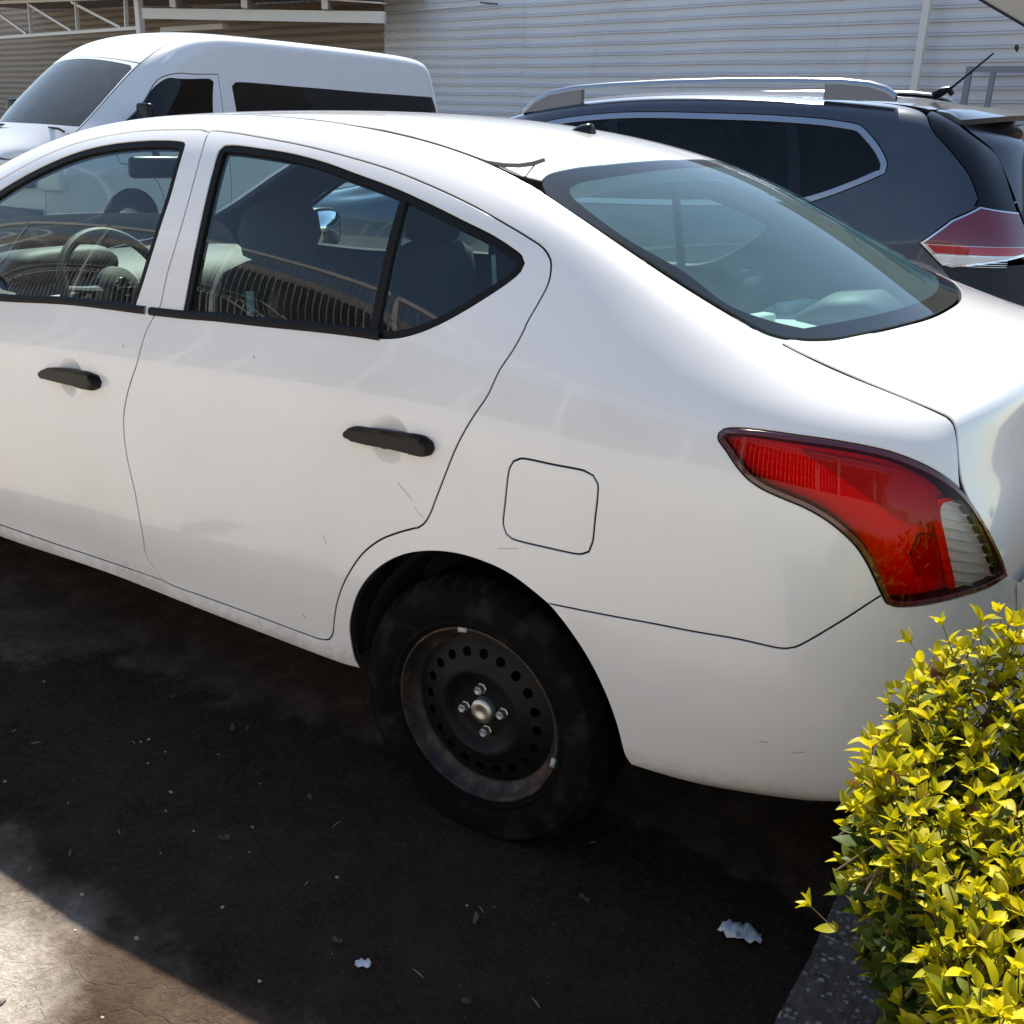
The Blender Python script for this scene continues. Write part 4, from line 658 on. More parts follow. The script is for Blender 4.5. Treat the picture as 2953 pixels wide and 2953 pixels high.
# belt moulding strip under the windows
def ribbon(S, line, w, off, step=.02):
    L = rnd_curve(S, line, step, closed=False); p, n, a, b_ = S.base(L[:, 0], L[:, 1]); tg = np.gradient(p, axis=0); tg /= np.linalg.norm(tg, axis=1, keepdims=True); up = np.cross(n, tg)
    V = np.concatenate([p-up*w/2, p+n*off-up*w*.3, p+n*off+up*w*.3, p+up*w/2]); k = len(L)
    F = np.concatenate([np.stack([np.arange(k-1)+i*k, np.arange(1, k)+i*k, np.arange(1, k)+(i+1)*k, np.arange(k-1)+(i+1)*k], 1) for i in range(3)])
    return V, [F], np.concatenate([n*.6-up*.8, n*.9-up*.3, n*.9+up*.3, n*.6+up*.8])
bl = K['fwin'][-3:][::-1].copy(); bl[:, 1] += .03
rl = K['rwin'][-6:][::-1].copy(); rl[:, 1] += .03
for pair, l_ in ((fd, V_([(5.35, 8.97)], bl, [(9.05, 8.925)])), (rd, V_([(9.10, 8.92)], rl))):
    for i, d_ in enumerate(pair):
        q = ribbon(SB, l_, .02, .006); panelobj('belt_moulding', q if i == 0 else mirrored(q, 1, YC), 'rubber', d_)
# handles: bridge over the cup
for pair, key in ((fd, 'fhandle'), (rd, 'rhandle')):
    old = SB.dents; SB.dents = []
    q = panel(SB, K[key], res=.006, step=.005, gap=0., off=.006, dome=(.022, .012), depth=.012)
    SB.dents = old
    hs = K[key]; u_cut = hs[:, 0].max()-(hs[:, 0].max()-hs[:, 0].min())*.27
    hd_ = rnd_curve(SB, hs, .005); endp = inset(SB, clip(hd_, np.array([u_cut, 0.]), np.array([u_cut, 20.]), -1.), -.0008)[0]
    SB.dents = []; q2 = panel(SB, endp, res=.006, step=.005, gap=0., off=.007, dome=(.0235, .012), depth=.012); SB.dents = old
    for i, d_ in enumerate(pair):
        hh = panelobj('door_handle', q if i == 0 else mirrored(q, 1, YC), 'trim', d_)
        panelobj('handle_end_cap', q2 if i == 0 else mirrored(q2, 1, YC), 'trim', hh if False else d_)
# small scuffs on the paint
M['scuff'] = plain('scuff_mark', (.10, .095, .09), .7)
def scuff(px_uv, dv, w, parent):
    (u0, v0) = px_uv; (du, dw) = dv; L = np.array([(u0, v0), (u0+du/2, v0+dw/2+.003), (u0+du, v0+dw)])
    q = ribbon(SB, L, w, .0004, .01); panelobj('scuff', q, 'scuff', parent)
for (a_, b2), w_, pa in zip(K['scuffs'].reshape(-1, 2, 2), (.0010, .0008, .0008, .0022, .0022, .0022, .0013, .0010, .0008), (rd[0], rd[0], rd[0], rd[0], fd[0], rd[0], car, car, car)):
    scuff(a_, b2-a_, w_, pa)
# tail lamp
lamp_in = shrink(lampP, .010, .008)
def lamp_parts(mir):
    f = (lambda q: mirrored(q, 1, YC)) if mir else (lambda q: q)
    g = sub('tail_lamp', car, None, 'red wraparound tail lamp with clear reversing section')
    panelobj('lens_border', f(panel(SB, lampP, [lamp_in], res=.03, step=.008, gap=.0012, off=.0035, depth=.03, hole_gap=0.)), 'redrim', g)
    panelobj('red_lens', f(panel(SB, lamp_in, [K['lamp_clear']], res=.02, step=.008, gap=0., off=.002, edge=False, dome=(.003, .02), hole_gap=.0)), 'redlens', g)
    panelobj('clear_lens', f(panel(SB, K['lamp_clear'], res=.02, step=.008, gap=0., off=.002, edge=False, dome=(.003, .02))), 'clearlens', g)
    panelobj('reflector', f(panel(SB, shrink(lampP, .006, .01), res=.02, step=.012, gap=0., off=-.032, edge=False)), 'lampshell', g)
    panelobj('clear_backing', f(panel(SB, inset(SB, rnd_curve(SB, K['lamp_clear'], .01), -.004)[0], res=.02, step=.01, gap=0., off=-.016, edge=False)), 'lampshell', g)
    # inner bowls and ribs
    cl = K['lamp_clear']; c0 = cl.mean(0)
    inner = np.array([(16.05, 9.28), (17.0, 9.55), (17.9, 9.6), (18.25, 9.2), (18.35, 8.7), (18.05, 8.25), (17.6, 8.15), (17.2, 8.35), (16.7, 8.75)])
    panelobj('lamp_bowl', f(panel(SB, inner, res=.02, step=.01, gap=0., off=-.022, dome=(.012, .03), depth=.012)), 'lampdark', g)
    low = np.array([(17.85, 8.0), (18.35, 8.1), (18.45, 7.5), (18.3, 7.1), (17.85, 7.0), (17.7, 7.4)])
    panelobj('lamp_bowl', f(panel(SB, low, res=.02, step=.01, gap=0., off=-.024, dome=(.008, .02), depth=.012)), 'lampdark', g)
    for k in range(9):
        v = cl[:, 1].min()+.15+(cl[:, 1].max()-cl[:, 1].min()-.3)*k/8
        us = []
        for i in range(len(cl)):
            a, b_ = cl[i], cl[(i+1) % len(cl)]
            if (a[1]-v)*(b_[1]-v) < 0: us.append(a[0]+(b_[0]-a[0])*(v-a[1])/(b_[1]-a[1]))
        if len(us) >= 2: panelobj('lens_rib', f(ribbon(SB, np.array([(min(us)+.03, v), ((min(us)+max(us))/2, v), (max(us)-.03, v)]), .004, -.008, .02)), 'lampshell', g)
lamp_parts(False); lamp_parts(True)
# rear bumper: near corner, middle, far corner in one piece
bmp = V_(K['bumper'], lampP[23:15:-1], [(20.25, 7.1), (20.25, 5.), (20.25, 3.), (20.25, 1.), (18.5, 1.05)], K['bump_bot'][::-1], K['arch'][20:13:-1])
q1 = panel(SB, bmp, res=.03, depth=.02)
last = SEDAN_SIDE[-1]
BC = Sheet([across(last[j], (last[j][0]+.035, last[j][2]+.004), YC) for j in range(7, -1, -1)])
panelobj('rear_bumper', [q1, mirrored(q1, 1, YC), grid_part(BC, 0, BC.nu, 0, BC.nv, 30, 60, .0012)], 'white', car)
# roof, glass, boot lid, bonnet
RG = K['rglass']; nh = (len(RG)+2)//2
roof = V_([(u, .11) for u in np.arange(7.1, 12.2, .4)], [(12.2, .14)], RG[13:nh], np.c_[RG[13:nh-1, 0], 10-RG[13:nh-1, 1]][::-1], [(12.2, 9.86)], [(u, 9.89) for u in np.arange(12.1, 7.0, -.4)], [(7.05, 5.)])
panelobj('roof', panel(TOP, roof, res=.04, gap=.002, depth=.02), 'white', car)
panelobj('headliner', grid_part(TOP, 7.2, 12.5, .9, 9.1, 30, 30, -.045), 'headliner', car)
lid_front = V_(RG[6:0:-1], [(15.72, 5.)], np.c_[RG[1:7, 0], 10-RG[1:7, 1]])
lid_front[:, 0] += .05
lid = V_(lid_front, [(u, 10.01) for u in np.arange(15.6, 28.6, .35)], [(28.6, 9.9), (28.6, 7.5), (28.6, 5.), (28.6, 2.5), (28.6, .1)], [(u, -.01) for u in np.arange(28.5, 15.5, -.35)], [(15.40, .02)])
panelobj('boot_lid', panel(TOP, lid, res=.03, depth=.02, gap=.0008), 'white', car)
RGin = inset(TOP, rnd_curve(TOP, K['rglass_in'], .02), 0.)[0]
bgl = panelobj('rear_window', panel(TOP, RG, res=.04, gap=.001, off=.001, depth=.006), 'backglass', car)
panelobj('glass_border', panel(TOP, RG, [RGin], res=.05, step=.02, gap=.0, off=-.004, edge=False, hole_gap=0.), 'frit', bgl)
panelobj('inner_film', panel(TOP, RGin, res=.06, step=.03, gap=.0, off=-.0055, edge=False), 'film', bgl)
ws = panelobj('windscreen', grid_part(TOP, 4.75, 7.02, .1, 9.9, 26, 40, .0), 'clearglass', car)
panelobj('bonnet', grid_part(TOP, 0, 4.70, .1, 9.9, 40, 40), 'white', car)
arcf = solve_uv(SB, [(-2.6+.335*math.cos(a), .315+.335*math.sin(a)) for a in np.linspace(math.pi+.12, -.12, 20)], [0, 2], 1.2, 4.72)
wing = V_([(0., 1.7)], arcf, [(4.7, 1.9), (4.7, 6), (4.7, 9), (4.7, 12.9)], [(u, 12.9) for u in np.arange(4.4, -.1, -.4)], [(0., 12.9), (0, 8), (0, 4)])
both('front_wing', panel(SB, wing, res=.05), 'white')
FC = Sheet([across(q, (q[0]-.10, q[2]), YC) for q in SEDAN_SIDE[0]])
panelobj('front_bumper', grid_part(FC, 0, FC.nu, 0, FC.nv, 24, 40), 'white', car)
for s in (0, 1):
    hl = panel(SB, np.array([(.4, 8.2), (.9, 8.0), (2.1, 9.3), (2.0, 11.), (1.2, 11.3), (.45, 10.8)]), res=.04, off=.004, gap=0)
    panelobj('headlamp', hl if s == 0 else mirrored(hl, 1, YC), 'clearlens', car)
# tail structure under the lid, floor pan, wheel housings
MB().box((-3.1, .17, .262), (.70, 2*YC-.17, .30)).build('floor_pan', 'gap', car, False)
for y0, y1 in ((.045, .165), (2*YC-.165, 2*YC-.045)): MB().box((-2.24, y0, .292), (-.36, y1, .47)).build('inner_sill', 'gap', car, False)
MB().box((.40, .3, .3), (.78, 2*YC-.3, .84)).build('boot_well', 'gap', car, False)
MB().box((-3.2, .30, .26), (-2.36, 2*YC-.30, .80)).build('engine_block', 'gap', car, False)
for cx in (0.03, -2.6):
    for s in (0, 1):
        mb = MB(); mb.lathe([(.352, .045), (.36, .10), (.365, .33), (.0, .33)], (cx, 0, .315), 36, 'y', .04, math.pi-.04)
        if s: mb.V = [(x, 2*YC-y, z) for x, y, z in mb.V]; mb.F = [f[::-1] for f in mb.F]
        mb.build('wheel_housing', 'carpet', car)
M['strip'] = plain('faded_rubber_strip', (.13, .128, .125), .55)
# roof ditch and the trim strip that has sprung loose at its tail
L = np.array([(u, 12.97) for u in np.arange(7.1, 12.65, .25)]); P3 = SB.raw(L[:, 0], L[:, 1])[0]
for s in (0, 1):
    V = []
    for x, y, z in P3: dz_ = .006*min(1, max(0, (-.5-x)/.3)); V += [(x, y-.008, z-.006-dz_), (x, y+.0, z-.010-dz_), (x, y+.014, z-.005-dz_)]
    if s: V = [(x, 2*YC-y, z) for x, y, z in V]
    F = [f for i in range(len(P3)-1) for f in ((3*i, 3*i+3, 3*i+4, 3*i+1), (3*i+1, 3*i+4, 3*i+5, 3*i+2))]
    meshobj('roof_ditch', V, F if not s else [f[::-1] for f in F], 'strip', car)
pts = [Vector(q)+Vector((0, .002, -.001-.007*min(1, max(0, (-.45-q[0])/.3)))) for q in P3 if q[0] < -.20]
tip = [(-.17, .281, 1.4015), (-.13, .283, 1.398), (-.095, .286, 1.3985), (-.065, .290, 1.4035), (-.042, .295, 1.412)]
MB().tube([tuple(p) for p in pts]+tip, [.0048]*(len(pts)+3)+[.005, .004], 8, flat=1.).build('roof_strip', 'strip', car)
MB().tube([(-.06, .290, 1.403), (-.072, .283, 1.385), (-.078, .28, 1.376)], .0016, 6).build('strip_clip', 'trim', car)
MB().tube([tuple((p.x, 2*YC-p.y, p.z)) for p in pts]+[(-.12, 2*YC-.283, 1.389)], .0055, 8).build('roof_strip', 'strip', car)
# aerial base with its mast broken off
ab = [(-.292, .0), (-.285, .010), (-.268, .019), (-.248, .025), (-.236, .026), (-.232, .018), (-.230, .0)]
V = []; F = []; n = 10
for x, h_ in ab:
    for k in range(n+1):
        a = math.pi*k/n; V.append((x, YC-.018*math.cos(a)*(1 if h_ else .9), 1.462-(x+.26)*.09 + h_*math.sin(a)**.7*1.15-.006))
F = [(i*(n+1)+k, (i+1)*(n+1)+k, (i+1)*(n+1)+k+1, i*(n+1)+k+1) for i in range(len(ab)-1) for k in range(n)]
meshobj('aerial_base', V, F, 'trim', car)
# ---- wheels
m, t, b = mat('tyre_rubber'); setp(b, rough=.9, spec=.08); nz = noise(t, 16, 6, .6)
t.links.new(ramp(t, nz, [(.50, (.005, .005, .0055)), (.85, (.032, .027, .023))]), b.inputs['Base Color']); bump(t, b, noise(t, 220, 2), .3, .002); M['tyre'] = m
m, t, b = mat('rusty_black_steel'); setp(b, rough=.6, metal=.2); nz = noise(t, 22, 7, .65)
t.links.new(ramp(t, nz, [(.40, (.012, .011, .011)), (.55, (.050, .032, .022)), (.75, (.14, .095, .07))]), b.inputs['Base Color']); bump(t, b, noise(t, 140, 4), .35, .003); M['rust'] = m
M['blacksteel'] = plain('black_painted_steel', (.0055, .0055, .006), .5, spec=.18)
def make_wheel(cx, cy, cz, flat, flip):
    wl = sub('wheel', car, (cx, cy, cz)); sg = 1 if not flip else -1
    def place(V, squash=False):
        out = []
        for x, y, z in V:
            if squash and flat:
                lim = -cz+.002
                if z < lim+.06:
                    k = min(1, (lim+.06-z)/.09); y = y*(1+.08*k); z = max(z, lim-.000) if z < lim else z-(z-lim)*.0
            elif squash: z = max(z, -cz+.001)
            out.append((cx+x, cy+y*sg, cz+z))
        return out
    def done(mb, name, m_, squash=False, **k):
        F = mb.F if sg > 0 else [f[::-1] for f in mb.F]
        o = meshobj(name, place(mb.V, squash), F, m_, wl, True, **k); return o
    side = [(.204, -.070), (.206, -.080), (.214, -.0865), (.222, -.0845), (.232, -.0905), (.252, -.0955), (.270, -.0935), (.284, -.088), (.2855, -.0885), (.287, -.0865), (.298, -.0765), (.3045, -.0665)]
    prof = side + [(.3095, -.056)] + [(.3105+.001*math.cos(i), -.05+.1*i/8) for i in range(9)] + [(.3095, .056)] + [(r, -h) for r, h in side[::-1]]
    mb = MB(); N = 192; V = []
    for k in range(N):
        a = 2*math.pi*k/N; gr = .007 if k % 4 == 0 else 0.
        for j, (r, h) in enumerate(prof):
            d = gr if (r > .290) else 0.
            if r > .3090 and j in (15, 17, 19): d = .006
            V.append(((r-d)*math.cos(a), h, (r-d)*math.sin(a)))
    q = len(prof); mb.add(V, [(k*q+i, ((k+1) % N)*q+i, ((k+1) % N)*q+i+1, k*q+i+1) for k in range(N) for i in range(q-1)])
    done(mb, 'tyre', 'tyre', True, angle=40)
    mb = MB().lathe([(.199, -.066), (.2045, -.074), (.2035, -.0785), (.1995, -.079), (.196, -.074), (.1925, -.062), (.184, -.05), (.178, -.046), (.172, -.041), (.170, .09), (.196, .075)], n=96); done(mb, 'rim', 'rust', angle=50)
    # pressed disc with vent holes
    def dy(r):
        xs_ = [.0, .030, .036, .060, .072, .084, .094, .104, .118, .145, .160, .172, .176]; ys_ = [-.042, -.042, -.043, -.044, -.048, -.060, -.0665, -.066, -.059, -.052, -.047, -.040, -.040]
        return np.interp(r, xs_, ys_)
    circ = lambda r, n, c=(0, 0), ph=0: np.array([(c[0]+r*math.cos(2*math.pi*i/n+ph), c[1]+r*math.sin(2*math.pi*i/n+ph)) for i in range(n)])
    loops = [circ(.1755, 120), circ(.029, 36)] + [circ(.0112, 16, (.139*math.cos(2*math.pi*i/20), .139*math.sin(2*math.pi*i/20))) for i in range(20)]
    pts = np.concatenate(loops); ed = []; k0 = 0
    for l in loops: ed += [(k0+i, k0+(i+1) % len(l)) for i in range(len(l))]; k0 += len(l)
    ring = np.concatenate([circ(r, 96, ph=.03*i) for i, r in enumerate([.036, .045, .055, .060, .066, .072, .078, .084, .089, .094, .099, .104, .111, .118, .1605, .165, .170])])
    vo, _, fo, *_ = delaunay_2d_cdt([Vector(q_) for q_ in np.concatenate([pts, ring])], ed, [], 0, 1e-7)
    Q = np.array([(v.x, v.y) for v in vo]); F = np.array([f for f in fo if len(f) == 3]); cen = Q[F].mean(1)
    ok = np.hypot(*cen.T) > .0288
    for i in range(20): ok &= np.hypot(cen[:, 0]-.139*math.cos(2*math.pi*i/20), cen[:, 1]-.139*math.sin(2*math.pi*i/20)) > .0111
    F = F[ok]; mb = MB(); r = np.hypot(*Q.T)
    mb.add([(x, d, z) for (x, z), d in zip(Q, dy(r))], [tuple(f) for f in F])
    for i in range(20):   # rolled lips of the holes
        c = (.139*math.cos(2*math.pi*i/20), .139*math.sin(2*math.pi*i/20)); rr_ = circ(.0112, 16, c); k0 = len(mb.V)
        d = dy(np.hypot(*rr_.T)); mb.V += [(x, q_, z) for (x, z), q_ in zip(rr_, d)] + [(c[0]+(x-c[0])*.93, q_+.006, c[1]+(z-c[1])*.93) for (x, z), q_ in zip(rr_, d)]
        mb.F += [(k0+j, k0+(j+1) % 16, k0+16+(j+1) % 16, k0+16+j) for j in range(16)]
    done(mb, 'wheel_disc', 'blacksteel', angle=40)
    mb = MB().lathe([(.17, .02), (.0, .02)], n=32); done(mb, 'brake_drum', 'gap')
    mb = MB().lathe([(.029, -.036), (.0285, -.054), (.026, -.059), (.014, -.061), (.010, -.058), (.0, -.0575)], n=32); done(mb, 'hub_cap', 'steel')
    for i in range(4):
        a = math.pi/2*i+.17; c = (.05*math.cos(a), 0, .05*math.sin(a))
        mb = MB().lathe([(.0125, -.042), (.0125, -.046), (.0105, -.047), (.0105, -.060), (.008, -.063), (.006, -.061), (.0, -.060)], c, 6); done(mb, 'wheel_nut', 'steel', angle=25)
    if not flip and cx > -1:
        for a, r0 in ((math.radians(101), .198), (math.radians(-12), .199)):
            mb = MB().box((-.011, -.0815, r0-.004), (.011, -.077, r0+.006)); ca, sa = math.cos(a-math.pi/2), math.sin(a-math.pi/2)
            mb.V = [(x*ca-z*sa, y, x*sa+z*ca) for x, y, z in mb.V]; done(mb, 'balance_weight', 'lightplastic')
make_wheel(.004, .106, .281, True, False); make_wheel(.012, 2*YC-.128, .298, False, True)
make_wheel(-2.6, .128, .300, False, False); make_wheel(-2.6, 2*YC-.128, .300, False, True)
# ---- cabin
def cushion(path, n=20, p=3.2):
    """path of (x, y, z, half width in y, half depth) -> rounded upholstered body"""
    V = []; F = []; P = [Vector(q[:3]) for q in path]
    for i, q in enumerate(path):
        d = (P[min(i+1, len(P)-1)]-P[max(i-1, 0)]).normalized(); s = Vector((0, 1, 0)); nrm_ = d.cross(s).normalized()
        for k in range(n):
            a = 2*math.pi*k/n; ca, sa = math.cos(a), math.sin(a); e = 2/p
            V.append(tuple(P[i]+s*(q[3]*math.copysign(abs(ca)**e, ca))+nrm_*(q[4]*math.copysign(abs(sa)**e, sa))))
    F = [(i*n+k, i*n+(k+1) % n, (i+1)*n+(k+1) % n, (i+1)*n+k) for i in range(len(path)-1) for k in range(n)]
    F += [tuple(range(n))[::-1], tuple(range((len(path)-1)*n, len(path)*n))]
    return V, F
for y in (.50, 2*YC-.50):
    s_ = sub('front_seat', car, (-1.15, y, .3))
    V, F = cushion([(-1.62, y, .50, .17, .03), (-1.60, y, .52, .23, .07), (-1.3, y, .51, .245, .085), (-1.12, y, .49, .24, .08)]); meshobj('seat_cushion', V, F, 'darkcloth', s_)
    V, F = cushion([(-1.16, y, .44, .22, .06), (-1.13, y, .55, .245, .085), (-1.06, y, .80, .245, .085), (-.99, y, 1.0, .225, .075), (-.975, y, 1.08, .19, .06), (-.968, y, 1.11, .13, .03)]); meshobj('backrest', V, F, 'darkcloth', s_)
    V, F = cushion([(-.985, y, 1.10, .05, .02), (-.98, y, 1.125, .115, .045), (-.97, y, 1.18, .135, .052), (-.965, y, 1.235, .12, .045), (-.962, y, 1.262, .07, .02)]); meshobj('headrest', V, F, 'darkcloth', s_)
    MB().box((-1.6, y-.2, .26), (-1.15, y+.2, .46)).build('seat_base', 'carpet', s_, False)
rs = sub('rear_seat', car, (-.2, YC, .3))
V, F = cushion([(-.62, YC, .46, .55, .03), (-.6, YC, .49, .60, .08), (-.2, YC, .47, .60, .09)]); meshobj('seat_cushion', V, F, 'darkcloth', rs)
V, F = cushion([(-.16, YC, .46, .56, .07), (-.10, YC, .6, .58, .09), (.02, YC, .88, .56, .08), (.07, YC, 1.0, .52, .05), (.08, YC, 1.02, .48, .02)]); meshobj('backrest', V, F, 'darkcloth', rs)
for y in (.47, 2*YC-.47):
    V, F = cushion([(.05, y, 1.01, .07, .02), (.055, y, 1.03, .125, .04), (.065, y, 1.075, .13, .045), (.072, y, 1.11, .09, .03)]); meshobj('headrest', V, F, 'darkcloth', rs)
sh = MB(); sh.box((.08, .26, .975), (.56, 2*YC-.26, 1.0), bev=.006); sh.build('parcel_shelf', 'shelf', car)
for x, y, rz in ((.16, 1.05, .15), (.17, 1.38, .12)):
    MB().box((x-.085, y-.022, 1.003), (x+.085, y+.022, 1.03), Matrix.Rotation(rz+1.2, 3, 'Z'), .008).build('belt_guide', 'shelf', car)
V, F = cushion([(.22, 1.33, 1.0, .10, .02), (.30, 1.33, 1.02, .13, .055), (.40, 1.33, 1.03, .13, .06), (.47, 1.33, 1.02, .1, .03)]); meshobj('stop_lamp_cover', V, F, 'dash', car)
V, F = cushion([(-2.36, YC, .86, .66, .05), (-2.28, YC, .90, .68, .09), (-2.05, YC, .91, .68, .10), (-1.9, YC, .86, .67, .12), (-1.84, YC, .80, .64, .10)], 24, 4.); meshobj('dashboard', V, F, 'dash', car)
V, F = cushion([(-2.12, .50, .96, .13, .02), (-2.03, .50, 1.0, .19, .05), (-1.92, .50, 1.01, .19, .055), (-1.86, .50, 1.005, .165, .045)]); meshobj('instrument_hood', V, F, 'dash', car)
MB().box((-2.3, YC-.14, .3), (-1.3, YC+.14, .56), bev=.03).build('centre_console', 'dash', car)
stw = sub('steering_wheel', car, (-1.66, .50, .96))
Rw = Matrix.Rotation(R(-24), 3, 'Y')
def wp(a, r, d=0.): return tuple(Vector((-1.66, .50, .955)) + Rw @ Vector((d, r*math.cos(a), r*math.sin(a))))
MB().tube([wp(2*math.pi*k/48, .183) for k in range(49)], .0155, 10, False).build('rim', 'dash', stw)
for a in (R(8), R(172), R(262), R(278)): MB().tube([wp(a, .05, .0), wp(a, .12, -.005), wp(a, .18)], [.028, .02, .016], 8, flat=.5).build('spoke', 'dash', stw)
hub = MB(); hub.lathe([(.0, .034), (.045, .032), (.068, .02), (.076, .0), (.07, -.04), (.0, -.045)], (0, 0, 0), 28, 'x'); hub.V = [tuple(Vector((-1.66, .50, .955))+Rw @ Vector(v)) for v in hub.V]; hub.build('airbag_cover', 'dash', stw)
MB().tube([wp(2*math.pi*k/28, .026, .036) for k in range(29)], .0035, 6, False).build('emblem', 'chrome', stw)
MB().tube([wp(0, .032, .037), wp(math.pi, .032, .037)], .0052, 6).build('emblem_bar', 'chrome', stw)
MB().tube([wp(R(175), .1, -.03), wp(R(178), .24, -.05)], [.008, .013], 8).build('stalk', 'trim', stw)
rm = MB(); rm.box((-1.855, YC-.11, 1.265), (-1.815, YC+.11, 1.335), Matrix.Rotation(R(-14), 3, 'Z'), .018); rm.tube([(-1.85, YC, 1.33), (-1.87, YC, 1.385)], .012, 8); rm.build('interior_mirror', 'trim', car)
for y in (.30, 2*YC-.30):
    MB().tube([(-.86, y-.02 if y < 1 else y+.02, .62), (-.87, y-.025 if y < 1 else y+.025, .85), (-.88, y-.01 if y < 1 else y+.01, 1.06)], [.014, .014, .014], 8, flat=.1).build('seat_belt', 'lightplastic', car)
# door mirrors
for s in (0, 1):
    f = (lambda v: v) if s == 0 else (lambda v: (v[0], 2*YC-v[1], v[2]))
    dm = sub('door_mirror', car, (-1.97, 0 if s == 0 else 2*YC, 1.03))
    V, F = cushion([(-2.06, -.055, 1.04, .055, .05), (-2.045, -.06, 1.04, .085, .07), (-2.0, -.065, 1.04, .10, .082), (-1.955, -.065, 1.04, .105, .085), (-1.945, -.065, 1.04, .10, .08)], 24)
    o = meshobj('mirror_shell', [f(v) for v in V], F if s == 0 else [q[::-1] for q in F], 'trim', dm)
    V, F = cushion([(-1.946, -.065, 1.04, .092, .072), (-1.9415, -.065, 1.04, .092, .072)], 24); meshobj('mirror_glass', [f(v) for v in V], F if s == 0 else [q[::-1] for q in F], 'mirror', dm)
    mb = MB().tube([(-1.99, .0, 1.0), (-1.99, .06, .99)], [.03, .035], 8); mb.V = [f(v) for v in mb.V]; mb.build('mirror_stalk', 'trim', dm)

# ================================================================ dark SUV beyond the sedan
SY, SC = 3.0, 3.91
US = Sheet(SUV_SIDE); UT = Sheet([across(e, c, SC) for e, c in zip(SUV_TOP_EDGE, SUV_MID)])
suv = thing('suv', 'dark blue-grey SUV with silver roof rails parked beyond the white sedan', 'car', (-1.7, SC, 0))
def mir(q): return mirrored(q, 1, SC)
def twin(name, q, m, parent=None): return panelobj(name, q, m, parent or suv), panelobj(name, mir(q), m, parent or suv)
# glasshouse outline: chrome surround traced at the rear, carried forward to the mirror
ch = K['s_chrome']; low = solve_uv(US, [(-.80, 1.155), (-1.4, 1.125), (-2.0, 1.105), (-2.45, 1.09), (-2.62, 1.085)], [0, 2], 5, 12)
up = solve_uv(US, [(-2.6, 1.12), (-2.35, 1.26), (-2.05, 1.40), (-1.85, 1.465)], [0, 2], 5, 12)
dlo = V_(ch, low, up)
dl_in = inset(US, rnd_curve(US, dlo, .03), .026)[0]
arcs = lambda cx, r: solve_uv(US, [(cx+r*math.cos(a), .36+r*math.sin(a)) for a in np.linspace(math.pi+.1, -.1, 22)], [0, 2], max(0, 0), 17)
af = solve_uv(US, [(-3.1+.41*math.cos(a), .36+.41*math.sin(a)) for a in np.linspace(math.pi+.1, -.1, 20)], [0, 2], .5, 7)
ar = solve_uv(US, [(-.38+.41*math.cos(a), .36+.41*math.sin(a)) for a in np.linspace(math.pi+.1, -.1, 20)], [0, 2], 8, 16)
ht = K['s_hatch']; lp = K['s_lamp']
side = V_([(0, 1.2)], af, [(7., 1.1), (9., 1.1)], ar, [(16.8, 1.1), (16.8, 4.)], solve_uv(US, [(.42, .80), (.30, .93)], [0, 2], 13, 17), lp[7:], lp[:4], ht[::-1], [(12.2, 11.9)], [(u, 11.92) for u in np.arange(11.8, -.1, -.4)], [(0., 11.9), (0, 6.)])
twin('body_side', panel(US, side, [dlo], res=.05, step=.02, gap=.003), 'navy')
twin('window_surround', panel(US, dlo, [dl_in], res=.05, step=.02, gap=.001, hole_gap=0.), 'satin')
gl = panel(US, dl_in, res=.06, step=.02, gap=-.003, off=-.006, edge=False)
wg = twin('side_glass', gl, 'darkglass')
# pillars between the windows
for xa, xb, ztop in ((-.50, -.405, 1.53), (-1.38, -1.30, 1.53)):
    pl = solve_uv(US, [(xa-.03, 1.515), (xa+.02, 1.515), (xb+.045, 1.14), (xb-.02, 1.14)], [0, 2], 6, 13)
    twin('window_pillar', panel(US, pl, res=.05, gap=0, off=-.003, edge=False), 'blackgloss')
M['roofrail'] = M['satin']
# tail: hatch outer corner, black pillar, lamp
hx = V_(ht, lp[3:4], solve_uv(US, [(.47, 1.2)], [0, 2], 14, 17), [(17, 9.), (17, 12.), (14.4, 12.), (13.6, 12.)])
twin('hatch_corner', panel(US, np.array([(13.4, 11.9), (13.35, 11.2), *ht[1:], *lp[3:4], (16.9, 8.0), (17, 12.), (15, 12.)]), res=.04, gap=.003, off=.0), 'blackgloss')
def lampset(f):
    g = sub('tail_lamp', suv, None, 'angular red and clear tail lamp')
    d_lo = solve_uv(US, [(.56, .99), (.57, 1.21)], [0, 2], 15, 17)
    full = V_(lp[:4], [(16.9, 8.05), (16.95, 6.2)], lp[6:])
    panelobj('lamp_body', f(panel(US, full, res=.03, step=.012, gap=.002, off=.006, corner=14)), 'chrome', g)
    q = inset(US, rnd_curve(US, full, .012, True, 14), .010)[0]; zz = US.raw(q[:, 0], q[:, 1])[0]
    panelobj('red_lens', f(panel(US, clipz(q, 1.068, 1), res=.03, step=.012, gap=0, off=.010)), 'redlamp', g)
    panelobj('red_bar', f(panel(US, clipz(clipz(inset(US, q, .004)[0], 1.066, -1), 1.035, 1), res=.03, step=.01, gap=0, off=.013)), 'redbright', g)
    panelobj('clear_lens', f(panel(US, clipz(q, 1.032, -1), res=.03, step=.012, gap=0, off=.010)), 'lampwhite', g)
    for k in range(5):
        z = .992+.008*k; r_ = solve_uv(US, [(.24-.01*k, z), (.36, z), (.46, z)], [0, 2], 13, 17); panelobj('lens_rib', f(ribbon(US, r_, .003, .014)), 'chrome', g)
def clipz(P, z, sgn):
    Z = US.raw(P[:, 0], P[:, 1])[0][:, 2]; out = []
    for i in range(len(P)):
        j = (i+1) % len(P); a, b_ = sgn*(Z[i]-z), sgn*(Z[j]-z)
        if a >= 0: out.append(P[i])
        if a*b_ < 0: out.append(P[i]+(P[j]-P[i])*a/(a-b_))
    return np.array(out)
